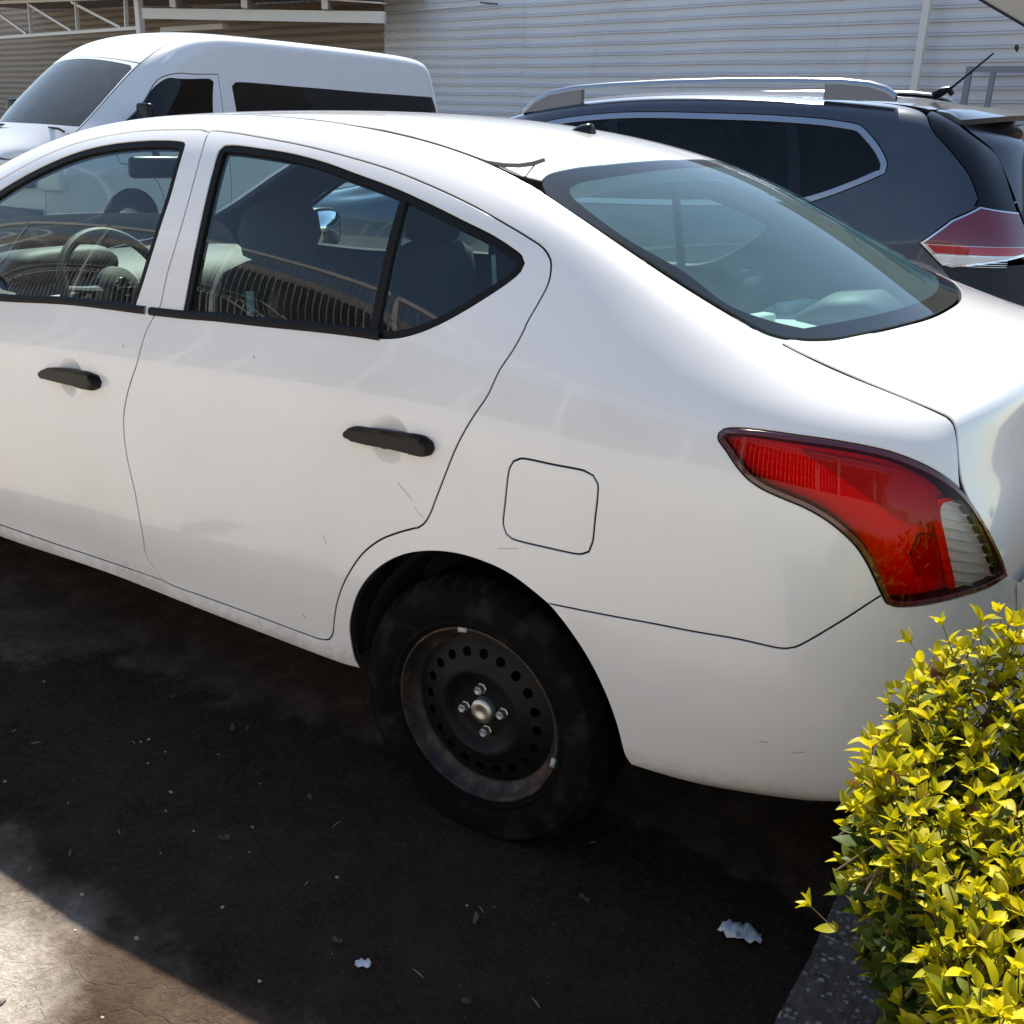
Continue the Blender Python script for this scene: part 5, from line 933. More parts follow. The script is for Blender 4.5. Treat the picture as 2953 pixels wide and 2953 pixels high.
M['redlamp'] = plain('deep_red_lamp', (.14, .006, .02), .1, coat=1.); M['redbright'] = plain('bright_red_lamp', (.40, .006, .014), .1, coat=1.)
M['lampwhite'] = plain('clear_lamp_section', (.85, .85, .85), .3)
M['navyflat'] = plain('dark_blue_bumper', (.022, .028, .038), .6, spec=.2)
lampset(lambda q: q); lampset(mir)
low_q = solve_uv(US, [(.235, .985), (.30, .93), (.42, .80)], [0, 2], 13, 17)
twin('rear_corner', panel(US, V_(lp[7:8], [(16.95, 5.9), (16.95, 4.2)], low_q[::-1]), res=.05, gap=.002), 'navyflat')
panelobj('bumper_rear', [panel(US, np.array([(16.82, 1.1), (17, 1.1), (17, 4.1), (16.82, 4.1)]), res=.05, gap=0, edge=False)], 'trim', suv)
RC = Sheet([across(SUV_SIDE[-1][j], (SUV_SIDE[-1][j][0]+.04, SUV_SIDE[-1][j][2]), SC) for j in range(7, -1, -1)])
panelobj('rear_fascia', grid_part(RC, 0, RC.nu, 0, RC.nv, 16, 30), 'navyflat', suv)
# top: bonnet, screen, roof, spoiler, hatch glass
panelobj('bonnet', grid_part(UT, 0, 4.6, .08, 9.92, 30, 40), 'navy', suv)
panelobj('windscreen', grid_part(UT, 4.65, 7.3, .08, 9.92, 24, 40), 'darkglass', suv)
panelobj('roof', panel(UT, V_([(u, .12) for u in np.arange(7.35, 13.2, .4)], [(13.3, .12), (13.45, 1.), (13.5, 5.), (13.45, 9.), (13.3, 9.88)], [(u, 9.88) for u in np.arange(13.1, 7.2, -.4)]), res=.06, gap=0.), 'navy', suv)
panelobj('hatch_glass', grid_part(UT, 14.2, 19.4, .35, 9.65, 24, 30), 'blackgloss', suv)
panelobj('hatch_panel', grid_part(UT, 19.4, 22, .1, 9.9, 16, 30), 'navy', suv)
# spoiler: wedge from the roof's tail
rowA = UT.raw(np.full(21, 13.55), np.linspace(.1, 9.9, 21))[0]; V = []; F = []
for (x, y, z) in rowA:
    k = 1-abs((y-SC)/(SC-SY-.3)); k = min(1, max(0, k))**.5; ex = .05+.24*k
    V += [(x, y, z+.004), (x+ex*.5, y, z+.004-.008), (x+ex, y, z-.030), (x+ex-.005, y, z-.052), (x+ex*.4, y, z-.07), (x+.02, y, z-.08)]
n = 6; F = [(i*n+k, (i+1)*n+k, (i+1)*n+(k+1) % n, i*n+(k+1) % n)[::-1] for i in range(20) for k in range(n)] + [tuple(range(n)), tuple(range(20*n, 21*n))[::-1]]
meshobj('spoiler', V, F, 'navy', suv, True, angle=30)
FCs = Sheet([across(q, (q[0]-.10, q[2]), SC) for q in SUV_SIDE[0]]); panelobj('front_bumper', grid_part(FCs, 0, FCs.nu, 0, FCs.nv, 20, 30), 'navy', suv)
MB().box((-3.9, SC-.5, .6), (-3.99, SC+.5, .8)).build('grille', 'trim', suv, False)
hl = panel(US, np.array([(.4, 6.2), (1., 6.1), (2.6, 7.6), (2.6, 8.8), (1.2, 8.9), (.5, 8.2)]), res=.05, off=.005, gap=0); twin('headlamp', hl, 'lampshell')
MB().box((-3.7, SY+.25, .24), (.40, 2*SC-SY-.25, .30)).build('floor_pan', 'gap', suv, False)
MB().box((-2.4, SY+.26, .9), (-.2, 2*SC-SY-.26, 1.0)).build('cabin_floor', 'carpet', suv, False)
for x in (-1.75, -.85):
    for y in (SC-.38, SC+.38):
        V, F = cushion([(x-.05, y, .95, .2, .05), (x, y, 1.2, .22, .07), (x+.04, y, 1.34, .12, .05), (x+.05, y, 1.48, .11, .045), (x+.05, y, 1.5, .06, .02)]); meshobj('seat', V, F, 'darkcloth', suv)
# roof rails
M['railgrey'] = plain('grey_painted_rail', (.15, .165, .19), .4, metal=.3)
for s in (0, 1):
    f = (lambda p: p) if s == 0 else (lambda p: (p[0], 2*SC-p[1], p[2]))
    top = [(-1.93, 1.545), (-1.86, 1.60), (-1.78, 1.634), (-1.65, 1.658), (-1.45, 1.674), (-1.15, 1.691), (-.85, 1.701), (-.55, 1.705), (-.33, 1.704), (-.21, 1.694), (-.14, 1.676), (-.095, 1.648)]
    yb = SY+.262; V = []; F = []
    def bot(x): return np.interp(x, [-1.93, -1.6, -1.3, -1., -.5, -.09], [1.535, 1.578, 1.607, 1.622, 1.628, 1.626])
    hole = lambda x: -1.62 < x < -.42
    o = MB()
    sec = []
    for x, z in top: sec.append((x, z))
    # continuous top bar
    for i, (x, z) in enumerate(sec):
        th = .017 if hole(x) else .02
        y0 = yb+.0; V += [f((x, y0-.014, z-.008)), f((x, y0-.006, z)), f((x, y0+.014, z+.002)), f((x, y0+.022, z-.004)), f((x, y0+.022, z-.024)), f((x, y0-.014, z-.024))]
    F = [(i*6+k, (i+1)*6+k, (i+1)*6+(k+1) % 6, i*6+(k+1) % 6) for i in range(len(sec)-1) for k in range(6)] + [tuple(range(6))[::-1], tuple(range((len(sec)-1)*6, len(sec)*6))]
    rail = sub('roof_rail', suv, None)
    meshobj('rail_bar', V, F if s else [q[::-1] for q in F], 'satin', rail, True, angle=50)
    for xs_ in ([-1.93, -1.86, -1.78, -1.70, -1.62, -1.60], [-.40, -.36, -.30, -.21, -.14, -.095]):
        V = []
        for x in xs_:
            zt = np.interp(x, [q[0] for q in top], [q[1] for q in top])-.014; zb = bot(x)-.01
            V += [f((x, yb-.012, zb)), f((x, yb-.012, zt)), f((x, yb+.022, zt)), f((x, yb+.022, zb))]
        F = [(i*4+k, (i+1)*4+k, (i+1)*4+(k+1) % 4, i*4+(k+1) % 4) for i in range(len(xs_)-1) for k in range(4)] + [(3, 2, 1, 0), tuple(range(len(xs_)*4-4, len(xs_)*4))]
        meshobj('rail_foot', V, F if s else [q[::-1] for q in F], 'railgrey', rail, False)
MB().tube([(-.03, SC-.25, 1.653), (.0, SC-.25, 1.672), (.03, SC-.25, 1.682), (.05, SC-.25, 1.66)], [.02, .022, .016, .012], 10).build('aerial_base', 'trim', suv)
MB().tube([(.035, SC-.25, 1.683), (.19, SC-.25, 1.83)], [.006, .004], 8).build('aerial', 'trim', suv)
for cx in (-.38, -3.1):
    for s in (0, 1):
        cy = SY+.14 if s == 0 else 2*SC-SY-.14; sg = 1 if s == 0 else -1
        g = sub('wheel', suv, (cx, cy, .35))
        mb = MB().lathe([(.22, -.10), (.25, -.112), (.31, -.11), (.34, -.09), (.35, -.06), (.35, .06), (.34, .09), (.25, .11)], (0, 0, 0), 48); mb.V = [(cx+x, cy+y*sg, .35+z) for x, y, z in mb.V]; mb.build('tyre', 'tyre', g)
        mb = MB().lathe([(.222, -.098), (.21, -.09), (.19, -.05), (.12, -.06), (.05, -.075), (0, -.07)], (0, 0, 0), 40); mb.V = [(cx+x, cy+y*sg, .35+z) for x, y, z in mb.V]; mb.build('rim', 'satin', g)
        mb = MB(); mb.lathe([(.42, .03), (.43, .3), (.0, .3)], (cx, 0, .36), 24, 'y', -.2, math.pi+.2); mb.V = [(x, SY+y if s == 0 else 2*SC-SY-y, z) for x, y, z in mb.V]; mb.build('wheel_housing', 'carpet', suv)

# ================================================================ white van across the yard
VX, VC = -8.25, -9.2
WS = Sheet(VAN_SIDE); WT = Sheet([across(r_[-1], c, VC, 0) for r_, c in zip(VAN_SIDE, VAN_MID)])
van = thing('van', 'white high-roof passenger van with dark side windows facing across the yard', 'van', (VC, 8.2, 0))
def vm(q): return mirrored(q, 0, VC)
def vtwin(name, q, m, parent=None): return panelobj(name, q, m, parent or van), panelobj(name, vm(q), m, parent or van)
yz = [1, 2]
fw = V_(K['v_fwin'], solve_uv(WS, [(7.03, 1.15), (6.95, 1.10), (6.1, 1.12), (5.85, 1.18), (5.92, 1.33)], yz, 2, 10))
sw = V_(K['v_swin'][1:], solve_uv(WS, [(11.2, 1.4), (11.17, 1.18), (11.05, 1.12), (7.5, 1.12), (7.42, 1.2)], yz, 7, 16))
fdr = V_(K['v_fdoor'][1:], solve_uv(WS, [(7.22, 1.0), (7.22, .5), (7.1, .42), (6.35, .42), (6.2, .75), (5.75, .95), (5.68, 1.2)], yz, 1, 11))
arf = solve_uv(WS, [(5.85+.36*math.cos(a), .34+.36*math.sin(a)) for a in np.linspace(math.pi+.1, -.1, 16)], yz, .5, 8)
arr = solve_uv(WS, [(9.75+.37*math.cos(a), .34+.37*math.sin(a)) for a in np.linspace(math.pi+.1, -.1, 16)], yz, 10, 16)
vside = V_([(0, 1.2)], arf, [(8, 1.1), (10, 1.1)], arr, [(16, 1.1), (16, 5), (16, 9), (16, 11.95)], [(u, 11.95) for u in np.arange(15.6, -.1, -.4)], [(0, 11.9), (0, 6)])
vtwin('body_side', panel(WS, vside, [fdr, sw], res=.1, step=.03, gap=.004), 'vanwhite')
vtwin('front_door', panel(WS, fdr, [fw], res=.1, step=.03, gap=.004), 'vanwhite')
vtwin('inner_panel', panel(WS, fdr, [fw], res=.2, step=.06, gap=-.05, off=-.03, edge=False, hole_gap=.0), 'gap')
vtwin('door_glass', panel(WS, fw, res=.1, step=.03, gap=.001, off=-.006), 'darkglass')
vtwin('side_glass', panel(WS, sw, res=.1, step=.03, gap=.002, off=-.002), 'blackgloss')
panelobj('roof', panel(WT, V_([(u, .0) for u in np.arange(6.25, 16., .5)], [(16, 0.), (16, 5), (16, 10)], [(u, 10.) for u in np.arange(15.7, 6.2, -.5)], [(6.25, 10), (6.22, 5)]), res=.1, step=.03, gap=0., edge=True), 'vanwhite', van)
panelobj('windscreen', panel(WT, np.array([(3.35, .2), (4.5, .15), (5.9, .2), (6.05, .8), (6.1, 5.), (6.05, 9.2), (5.9, 9.8), (4.5, 9.85), (3.35, 9.8), (3.2, 5.)]), res=.1, step=.03, gap=.0, off=-.002), 'vanglass', van)
ws_o = np.array([(3.35, .2), (4.5, .15), (5.9, .2), (6.05, .8), (6.1, 5.), (6.05, 9.2), (5.9, 9.8), (4.5, 9.85), (3.35, 9.8), (3.2, 5.)])
panelobj('screen_frame', panel(WT, V_([(u, 0.) for u in np.arange(2.95, 6.2, .4)], [(6.2, 0.), (6.2, 5.), (6.2, 10.)], [(u, 10.) for u in np.arange(5.9, 2.9, -.4)], [(2.9, 5.)]), [ws_o], res=.1, step=.03, gap=0., edge=False), 'vanwhite', van)
panelobj('nose', grid_part(WT, 0, 2.92, 0, 10, 16, 40), 'vanwhite', van)
VF = Sheet([across(q, (q[1]-.06, q[2]), VC, 0) for q in VAN_SIDE[0]]); panelobj('front_bumper', grid_part(VF, 0, VF.nu, 0, VF.nv, 20, 30), 'vanwhite', van)
VR = Sheet([across(VAN_SIDE[-1][j], (VAN_SIDE[-1][j][1]+.03, VAN_SIDE[-1][j][2]), VC, 0) for j in range(12, -1, -1)]); panelobj('rear_door', grid_part(VR, 0, VR.nu, 0, VR.nv, 20, 30), 'vanwhite', van)
MB().box((VC-.55, 4.93, .70), (VC+.55, 5.03, .86), bev=.02).build('grille', 'trim', van)
MB().box((VC-.52, 4.915, .79), (VC+.52, 4.93, .82)).build('grille_bar', 'chrome', van, False)
for s in (-1, 1):
    MB().box((VC+s*.73-.13, 5.02, .68), (VC+s*.73+.13, 5.14, .92), Matrix.Rotation(s*R(18), 3, 'Z'), .03).build('headlamp', 'lampshell', van)
MB().box((VC-.6, 4.95, .36), (VC+.6, 5.05, .5), bev=.02).build('lower_grille', 'trim', van)
MB().box((VC-.75, 5.3, .4), (VC+.75, 11.2, .5)).build('floor_pan', 'gap', van, False)
MB().box((VC-.78, 5.55, 1.08), (VC+.78, 6.05, 1.14), bev=.02).build('dashboard', 'dash', van)
MB().box((VC-.70, 7.35, .5), (VC+.70, 7.42, 1.9)).build('bulkhead', 'carpet', van, False)
MB().box((VC-.15, 5.62, 1.145), (VC+.02, 5.68, 1.19), Matrix.Rotation(.4, 3, 'Z')).build('paper_on_dash', 'lightplastic', van, False)
for y0, x0 in ((VC+.55, 0), (VC-.1, 0)): pass
for x0, x1 in ((VC+.62, VC+.05), (VC-.05, VC-.6)):
    e = WT.raw(np.array([3.1, 3.6]), np.array([(VX-.3-x0)/1.3*10*.73, 5.]))[0]
    MB().tube([(x0, 5.36, 1.235), (x0-.1, 5.37, 1.26), (x1, 5.40, 1.275)], .012, 6).build('wiper', 'trim', van)
for s in (0, 1):
    xm = VX+.13 if s == 0 else 2*VC-VX-.13
    V, F = cushion([(xm, 5.93, 1.43, .06, .10), (xm, 5.95, 1.43, .09, .10), (xm, 6.04, 1.43, .09, .11)]); 
    mb = MB().box((xm-.10, 5.95, 1.28), (xm+.10, 6.03, 1.53), bev=.03); mb.tube([(xm-(.1 if s == 0 else -.1), 6.0, 1.32), (xm-(.2 if s == 0 else -.2), 6.05, 1.30)], .02, 8); mb.build('door_mirror', 'trim', van)
for cy in (5.85, 9.75):
    for s in (0, 1):
        cx = VX-.14 if s == 0 else 2*VC-VX+.14; sg = 1 if s == 0 else -1
        g = sub('wheel', van, (cx, cy, .33))
        mb = MB().lathe([(.2, .09), (.24, .10), (.3, .095), (.33, .06), (.33, -.06), (.3, -.095), (.24, -.1)], (0, 0, 0), 40, 'x'); mb.V = [(cx+x*sg, cy+y, .33+z) for x, y, z in mb.V]; mb.build('tyre', 'tyre', g)
        mb = MB().lathe([(.2, .088), (.17, .05), (.08, .06), (0, .065)], (0, 0, 0), 32, 'x'); mb.V = [(cx+x*sg, cy+y, .33+z) for x, y, z in mb.V]; mb.build('rim', 'satin', g)

# ================================================================ planter kerb, hedge, litter
m, t, b = mat('exposed_aggregate'); setp(b, rough=.9)
v1 = node(t, 'ShaderNodeTexVoronoi', Scale=85.0); v1.inputs['Randomness'].default_value = 1.; g = node(t, 'ShaderNodeNewGeometry'); wv = mixc(t, .012, g.outputs['Position'], node(t, 'ShaderNodeTexNoise', Scale=90., Detail=3.).outputs['Color'], 'ADD'); t.links.new(wv, v1.inputs['Vector'])
st_ = maprange(t, v1.outputs['Distance'], .36, .52, 1., 0.)
sc_ = node(t, 'ShaderNodeSeparateColor'); t.links.new(v1.outputs['Color'], sc_.inputs[0])
stc = ramp(t, sc_.outputs[0], [(0., (.05, .042, .038)), (.5, (.16, .135, .12)), (1., (.36, .32, .29))])
bed = ramp(t, noise(t, 40, 5), [(.3, (.035, .029, .026)), (.7, (.10, .085, .077))])
pick = math_(t, 'MULTIPLY', st_, math_(t, 'GREATER_THAN', sc_.outputs[1], .35))
t.links.new(mixc(t, pick, bed, stc), b.inputs['Base Color'])
bump(t, b, math_(t, 'ADD', pick, math_(t, 'MULTIPLY', noise(t, 130, 4), .5)), .8, .006); M['aggregate'] = m
M['soil'] = plain('planter_soil', (.035, .026, .02), .95)
KX = .79; KZ = .155
planter = thing('planter_kerb', 'rough exposed-aggregate concrete kerb edging the hedge bed', 'kerb', (KX, -.6, 0))
def kerb(x0, x1, y0, y1, z):
    n = 40; V = []; long_y = (y1-y0) > (x1-x0)
    for i in range(n+1):
        f_ = i/n
        for (a, zz) in ((0, 0), (.0, z-.018), (.018, z), (1-.018, z), (1, z-.018), (1, 0)):
            jx = nrg.normal(0, .0018); jz = nrg.normal(0, .0016) if zz else -.02
            if long_y: V.append((x0+(x1-x0)*a*1 + (0 if 0 < a < 1 else 0)+jx, y0+(y1-y0)*f_, zz+jz))
            else: V.append((x0+(x1-x0)*f_, y0+(y1-y0)*a+jx, zz+jz))
    F = [(i*6+k, (i+1)*6+k, (i+1)*6+(k+1) % 6, i*6+(k+1) % 6) for i in range(n) for k in range(6)] + [tuple(range(6))[::-1], tuple(range(n*6, n*6+6))]
    if long_y: F = [f_[::-1] for f_ in F]
    o = meshobj('kerb_stone', V, F, 'aggregate', planter, True, angle=35); return o
kerb(KX, KX+.135, -2.2, .9, KZ)
kerb(KX+.14, 3.2, -2.2, -2.07, KZ)
bed = MB(); bed.box((KX+.14, -2.06, -.02), (3.2, 2.6, .115)); o = bed.build('hedge_soil', 'soil', None, False); tag(o, kind='structure')

def leafmat(name, stops, trans):
    m = bpy.data.materials.new(name); m.use_nodes = True; t = m.node_tree; b = t.nodes['Principled BSDF']; setp(b, rough=.52, spec=.35)
    g = node(t, 'ShaderNodeNewGeometry'); oi = node(t, 'ShaderNodeObjectInfo')
    f_ = math_(t, 'FRACT', math_(t, 'ADD', g.outputs['Random Per Island'], oi.outputs['Random']))
    c = ramp(t, f_, stops); dead = math_(t, 'GREATER_THAN', math_(t, 'FRACT', math_(t, 'MULTIPLY', f_, 37.)), .975); c = mixc(t, dead, c, (.16, .07, .02)); c = mixc(t, maprange(t, noise(t, 60, 3), .4, .8, 0., .25), c, stops[0][1])
    t.links.new(c, b.inputs['Base Color'])
    tr = node(t, 'ShaderNodeBsdfTranslucent'); t.links.new(c, tr.inputs[0]); mx = node(t, 'ShaderNodeMixShader'); mx.inputs[0].default_value = trans
    t.links.new(b.outputs[0], mx.inputs[1]); t.links.new(tr.outputs[0], mx.inputs[2]); t.links.new(mx.outputs[0], t.nodes['Material Output'].inputs[0]); return m
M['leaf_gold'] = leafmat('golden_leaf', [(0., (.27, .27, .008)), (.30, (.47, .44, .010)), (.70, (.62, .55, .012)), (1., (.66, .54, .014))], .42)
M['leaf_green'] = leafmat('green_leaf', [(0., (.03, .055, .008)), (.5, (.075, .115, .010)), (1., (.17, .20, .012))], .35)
M['twig'] = plain('hedge_twig', (.16, .12, .06), .8)
# leaf: pointed oval, folded along the midrib and curled
def leaf_mesh(name, m_, L=.042, Wd=.021, fold=.35, curl=.25):
    V = []; F = []; n = 6
    for i in range(n+1):
        s = i/n; w_ = Wd/2*math.sin(math.pi*min(1, s**.8))**.8*(1 if s < .97 else .2); x = L*s; z0 = -curl*L*s*s
        V += [(x, -w_, z0+w_*fold), (x, 0, z0), (x, w_, z0+w_*fold)]
    for i in range(n): F += [(3*i, 3*i+3, 3*i+4, 3*i+1), (3*i+1, 3*i+4, 3*i+5, 3*i+2)]
    me = bpy.data.meshes.new(name); me.from_pydata(V, [], F); me.polygons.foreach_set('use_smooth', [True]*len(F)); me.materials.append(M[m_]); me.update()
    return me, np.array(V), F
protos = [leaf_mesh('gold_leaf', 'leaf_gold', .040, .019, .45, .2), leaf_mesh('gold_leaf', 'leaf_gold', .034, .017, .3, .35), leaf_mesh('green_leaf', 'leaf_green', .040, .023, .25, .25)]
hedge = thing('hedge', 'bright yellow-green leafy hedge growing in the kerbed bed behind the sedan', 'hedge', (1.3, -.5, .115))
def ss(a, b, x): x = max(0, min(1, (x-a)/(b-a))); return x*x*(3-2*x)
def top_z(x, y): return .61 + .03*math.sin(3.1*x+1.)+.03*math.sin(4.7*y)+.02*math.sin(11*y+7*x) + .10*ss(-.6, -.25, y) + .13*ss(-.30, -.08, y)*ss(.85, .94, x) + .03*ss(.95, 1.25, x) - .06*ss(-1.1, -1.5, y)
def left_x(y, z): return .905+.165*ss(-.28, -.62, y)+.09*ss(.44, .18, z)+.012*math.sin(7*y)+.018*math.sin(9*z+3*y)
shoots = []
rs_ = random.Random(11)
def allowed(x, y, z):
    if y > -.06:                                   # keep clear of the bumper
        return x > 1.05
    return True
# shoots start on a dense surface of the hedge: top and left/front faces
while len(shoots) < 2300:
    y = rs_.uniform(-1.35, .45) if rs_.random() < .6 else rs_.uniform(-.75, .05); f_ = rs_.random()
    if f_ < .62:
        x = rs_.uniform(left_x(y, .6)-.01, 1.5); z = top_z(x, y)-abs(rs_.gauss(0, .03)); up = Vector((rs_.gauss(0, .35), rs_.gauss(0, .35), 1)); age = rs_.random()*.5
    else:
        z = rs_.uniform(.2, top_z(.9, y)-.01); x = left_x(y, z)+abs(rs_.gauss(0, .03)); up = Vector((-.75+rs_.gauss(0, .3), rs_.gauss(-.1, .45), .65+rs_.gauss(0, .2))); age = .10+1.7*(1-z/.66)+rs_.gauss(0, .25)
    if not allowed(x, y, z): continue
    shoots.append((Vector((x, y, z)), up.normalized(), age, rs_.uniform(.05, .12)))
for p_, d_, l_ in (((.90, -.16, .63), (-.35, -.1, .9), .16), ((.90, -.34, .40), (-.8, -.1, .55), .18), ((.91, -.3, .44), (-.55, -.1, .8), .12), ((.91, -.42, .24), (-.9, -.1, .25), .12)):
    shoots.append((Vector(p_), Vector(d_).normalized(), .12, l_))
leaves = []; twigs = MB()
for p, d, age, L in shoots:
    s = d.cross(Vector((rs_.gauss(0, 1), rs_.gauss(0, 1), rs_.gauss(0, 1)))).normalized(); bnd = Vector((rs_.gauss(0, .15), rs_.gauss(0, .15), .25))
    root = p - d*L*.6; tipv = p + d*L*.45 + bnd*L*.25
    twigs.tube([tuple(root-d*.05), tuple(root), tuple((root+tipv)/2), tuple(tipv)], [.0018, .0016, .0012, .0008], 4, False)
    pairs = 3 + int(L > .09)
    for k in range(pairs):
        f_ = k/(pairs-1); q = root.lerp(tipv, .25+.75*f_); ang = k*math.pi/2+rs_.uniform(-.4, .4)
        r1 = (Matrix.Rotation(ang, 3, d) @ s)
        for sg in (1, -1):
            out = (r1*sg + d*(.35+.75*f_)+Vector((0, 0, .12))).normalized()
            sc = rs_.choice((.5, .65, .75, .85, .95, 1.2))*rs_.uniform(.85, 1.15)*(1.0-.22*f_)
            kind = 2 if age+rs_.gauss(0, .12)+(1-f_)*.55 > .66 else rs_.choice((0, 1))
            leaves.append((q.copy(), out, d, sc, kind))
    for sg in (1, -1):
        out = (d*1.4+s*sg*.6).normalized(); leaves.append((tipv.copy(), out, s, rs_.uniform(.4, .7), 0 if age < .7 else 2))
# inner shaded mass of older leaves
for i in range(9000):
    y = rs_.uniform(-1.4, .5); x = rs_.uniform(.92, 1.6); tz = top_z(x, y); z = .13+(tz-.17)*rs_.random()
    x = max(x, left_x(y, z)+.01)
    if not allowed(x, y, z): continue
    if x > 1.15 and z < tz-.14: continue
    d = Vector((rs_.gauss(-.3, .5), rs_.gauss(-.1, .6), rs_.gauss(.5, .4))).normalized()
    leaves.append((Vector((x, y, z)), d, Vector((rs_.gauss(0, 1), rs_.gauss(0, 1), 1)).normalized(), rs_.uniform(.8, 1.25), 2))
def leaf_matrix(q, out, ref, sc):
    x = out; y = ref.cross(x)
    if y.length < 1e-3: y = Vector((0, 1, 0)).cross(x)
    y.normalize(); z = x.cross(y)
    if z.z < 0 : y, z = -y, -z
    return Matrix(((x.x*sc, y.x*sc, z.x*sc, q.x), (x.y*sc, y.y*sc, z.y*sc, q.y), (x.z*sc, y.z*sc, z.z*sc, q.z), (0, 0, 0, 1)))
camv = Vector(CAM_POS)
def score(l):
    q = l[0]; d = q-camv; dep = d.dot(_f)
    if dep < .2: return -1
    u_, v_ = d.dot(_r)/dep*CAM_F, d.dot(_d)/dep*CAM_F
    if abs(u_) > .49 or abs(v_) > .49: return -1
    vis = (q.z-top_z(q.x, q.y))*6 if q.x > left_x(q.y, q.z)+.05 else (left_x(q.y, q.z)-q.x)*4
    return l[3]/dep + vis
order = sorted(range(len(leaves)), key=lambda i: -score(leaves[i]))
big = set(order[:300])
hinv = Matrix.Translation(-Vector(ROOT[hedge.name]))
for i in order[:300]:
    q, out, ref, sc, kind = leaves[i]
    o = bpy.data.objects.new('leaf', protos[kind][0]); C.objects.link(o); o.parent = hedge; o.matrix_parent_inverse = hinv; o.matrix_basis = leaf_matrix(q, out, ref, sc)
for kind in range(3):
    pv = protos[kind][1]; pf = np.array(protos[kind][2]); Vs = []; Fs = []; k0 = 0
    for i, (q, out, ref, sc, kd) in enumerate(leaves):
        if kd != kind or i in big: continue
        Mx = np.array(leaf_matrix(q, out, ref, sc)); Vs.append(pv @ Mx[:3, :3].T + Mx[:3, 3]); Fs.append(pf+k0); k0 += len(pv)
    Vs = np.concatenate(Vs); Fs = np.concatenate(Fs)
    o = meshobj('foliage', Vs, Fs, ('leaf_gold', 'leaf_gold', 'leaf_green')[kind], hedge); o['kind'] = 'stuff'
o = twigs.build('twigs', 'twig', hedge, True, None)
for y in np.arange(-1.3, .5, .2):
    x = 1.1+rs_.uniform(-.05, .12)
    MB().tube([(x, y, .10), (x+.02, y+.02, .3), (x-.02, y, .5)], [.012, .009, .005], 6).build('stem', 'twig', hedge)

# ---- litter on the ground
M['drylf'] = plain('dry_leaf', (.10, .065, .042), .85); M['paper'] = plain('white_paper_scrap', (.62, .63, .65), .75); M['pebble'] = plain('pale_pebble', (.30, .265, .23), .85); M['grit'] = plain('brown_grit', (.15, .125, .105), .9); M['straw'] = plain('straw_bit', (.30, .24, .16), .8)
def gz(x, y): return ground_z(x, y)
def scrap(name, x, y, w_, h_, rot, m_, seed, lift=.006, nseg=7):
    r_ = random.Random(seed); V = []; F = []; ca, sa = math.cos(rot), math.sin(rot)
    for i in range(nseg+1):
        for j in range(4):
            a = (i/nseg-.5)*w_; b_ = (j/3-.5)*h_*(1-.35*abs(i/nseg-.5)*2)*(1+r_.uniform(-.25, .25)); a += r_.uniform(-.06, .06)*w_
            xx, yy = x+a*ca-b_*sa, y+a*sa+b_*ca; V.append((xx, yy, gz(xx, yy)+.003+lift*r_.random()))
    F = [(i*4+j, (i+1)*4+j, (i+1)*4+j+1, i*4+j+1) for i in range(nseg) for j in range(3)]
    o = meshobj(name, V, F, m_, None, True); s = o.modifiers.new('thickness', 'SOLIDIFY'); s.thickness = .0006; return o
tag(scrap('paper_scrap', .628, .042, .085, .045, .15, 'paper', 3, .012, 10), 'torn crumpled white paper scrap on damp shaded earth near the kerb', 'paper')
tag(scrap('paper_scrap', .073, -.434, .030, .022, .5, 'paper', 5, .004), 'small bright white paper bit on the damp shaded earth below the wheel', 'paper')
DL = [(-.95, .02), (-.72, .0), (-.35, -.10), (.34, -.05), (.20, -.22), (.0, -.42), (-.42, -.32), (.48, -.36), (.30, -.40)]
for i, (x, y) in enumerate(DL):
    o = scrap('dry_leaf', x+rs_.uniform(-.02, .02), y, rs_.uniform(.016, .034), rs_.uniform(.008, .015), rs_.uniform(0, 3), 'drylf', 20+i, .010)
    tag(o, 'small curled brown dry leaf lying on the shaded earth beside the sedan', 'leaf', 'dry leaves on the ground')
for i in range(16):
    x, y = rs_.uniform(-1.3, .6), rs_.uniform(-.75, .15)
    a = rs_.uniform(0, 3.14); l_ = rs_.uniform(.010, .03)
    mb = MB().tube([(x, y, gz(x, y)+.003), (x+l_*math.cos(a)*.5, y+l_*math.sin(a)*.5, gz(x, y)+.005), (x+l_*math.cos(a), y+l_*math.sin(a), gz(x, y)+.003)], [.0008, .0011, .0006], 5)
    lit = y < -.66; tag(mb.build('straw_bit', 'straw'), 'short pale straw bit lying on the sunlit dusty earth' if lit else 'short pale straw bit lying on the damp shaded earth', 'straw', 'straw bits on sunlit earth' if lit else 'straw bits on damp earth')
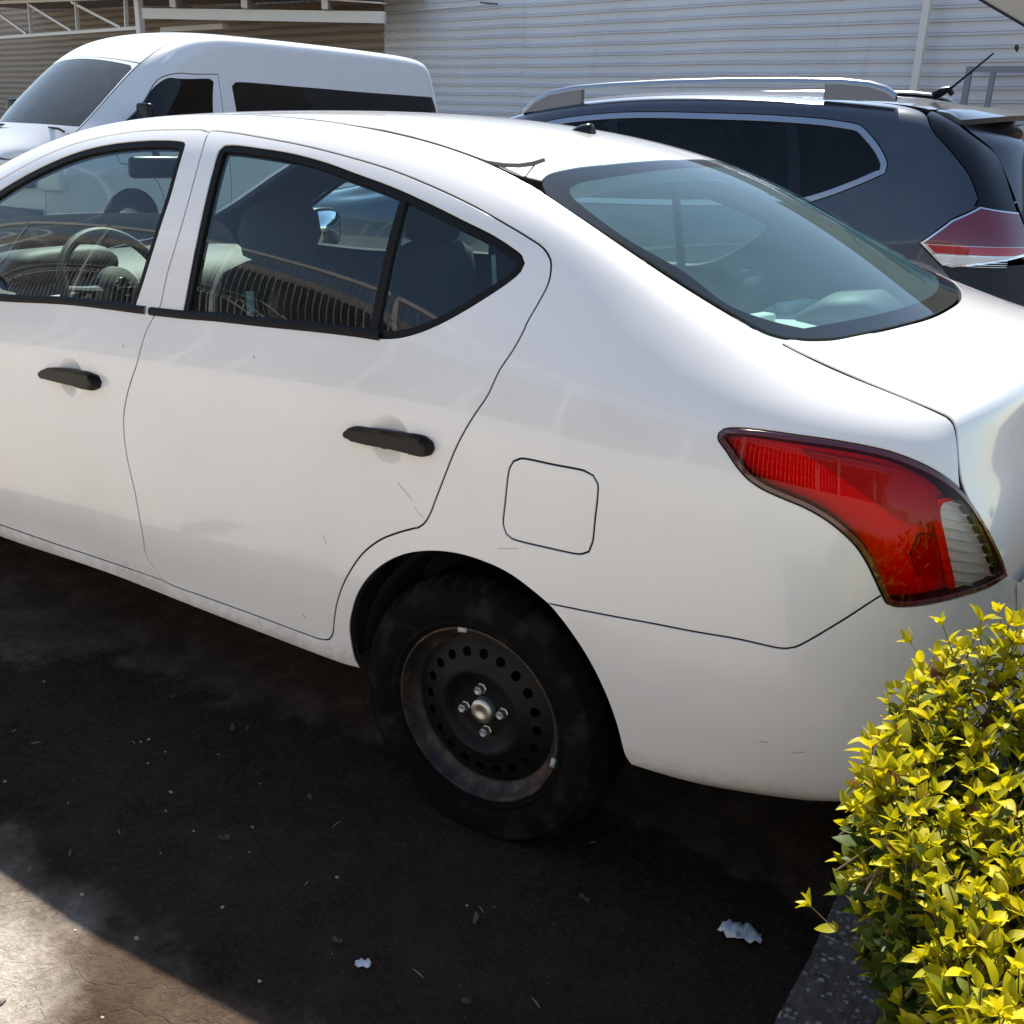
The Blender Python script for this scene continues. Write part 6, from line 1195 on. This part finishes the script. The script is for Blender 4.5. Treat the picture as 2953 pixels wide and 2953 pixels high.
def pebble(x, y, r_, seed):
    r0 = random.Random(seed); bm = bmesh.new(); bmesh.ops.create_icosphere(bm, subdivisions=2, radius=1)
    sx, sy, sz = r0.uniform(.8, 1.4), r0.uniform(.7, 1.), r0.uniform(.45, .7); ph = r0.uniform(0, 6)
    V = []
    for v in bm.verts:
        k = 1+.16*math.sin(3*v.co.x+ph)+.12*math.sin(4*v.co.y+2*ph)+.1*math.sin(5*v.co.z+ph); V.append((x+v.co.x*sx*r_*k, y+v.co.y*sy*r_*k, gz(x, y)+r_*sz*.7+v.co.z*sz*r_*k))
    bm.verts.index_update(); F = [tuple(v.index for v in f.verts) for f in bm.faces]; bm.free(); return meshobj('pebble', V, F, 'pebble', None, True, angle=50)
PB = [(-.665, -.70, .007), (-.40, -.855, .009), (-.17, -.79, .010), (-.33, -.62, .005), (-.52, -.60, .006)]
for i in range(44): PB.append((rs_.uniform(-1.4, .5), rs_.uniform(-1.0, -.1), abs(rs_.gauss(.002, .001))+.0012))
for i, (x, y, r_) in enumerate(PB): tag(pebble(x, y, r_, i), *(('angular white stone on the sunlit dusty earth', 'pebble', 'larger stones on sunlit earth') if r_ > .0065 and y < -.66 else ('tiny pale pebble on the sunlit dusty earth', 'pebble', 'pebbles on sunlit earth') if y < -.66 else ('tiny pale pebble on the damp shaded earth beside the sedan', 'pebble', 'pebbles on damp earth')))
# grit too small to count
Vg = []; Fg = []
for i in range(1800):
    x, y = rs_.uniform(-1.9, .78), rs_.uniform(-1.15, .5); r_ = rs_.uniform(.0006, .0019); a = rs_.uniform(0, 6); z = gz(x, y); k0 = len(Vg)
    Vg += [(x+r_*math.cos(a+q), y+r_*math.sin(a+q), z) for q in (0, 2.1, 4.2)] + [(x, y, z+r_)]; Fg += [(k0, k0+1, k0+3), (k0+1, k0+2, k0+3), (k0+2, k0, k0+3)]
tag(meshobj('grit', Vg, Fg, 'grit', None, False), 'fine loose grit scattered over the earth', 'grit', kind='stuff')
lf = bpy.data.objects.new('hanging_leaf', protos[2][0]); C.objects.link(lf); lf.location = WP(3.09, 1.5, 2.89); lf.rotation_euler = (1.2, 1.2, 0); lf.scale = (3, 3, 3); tag(lf, 'lone green leaf hanging in front of the ribbed wall', 'leaf')
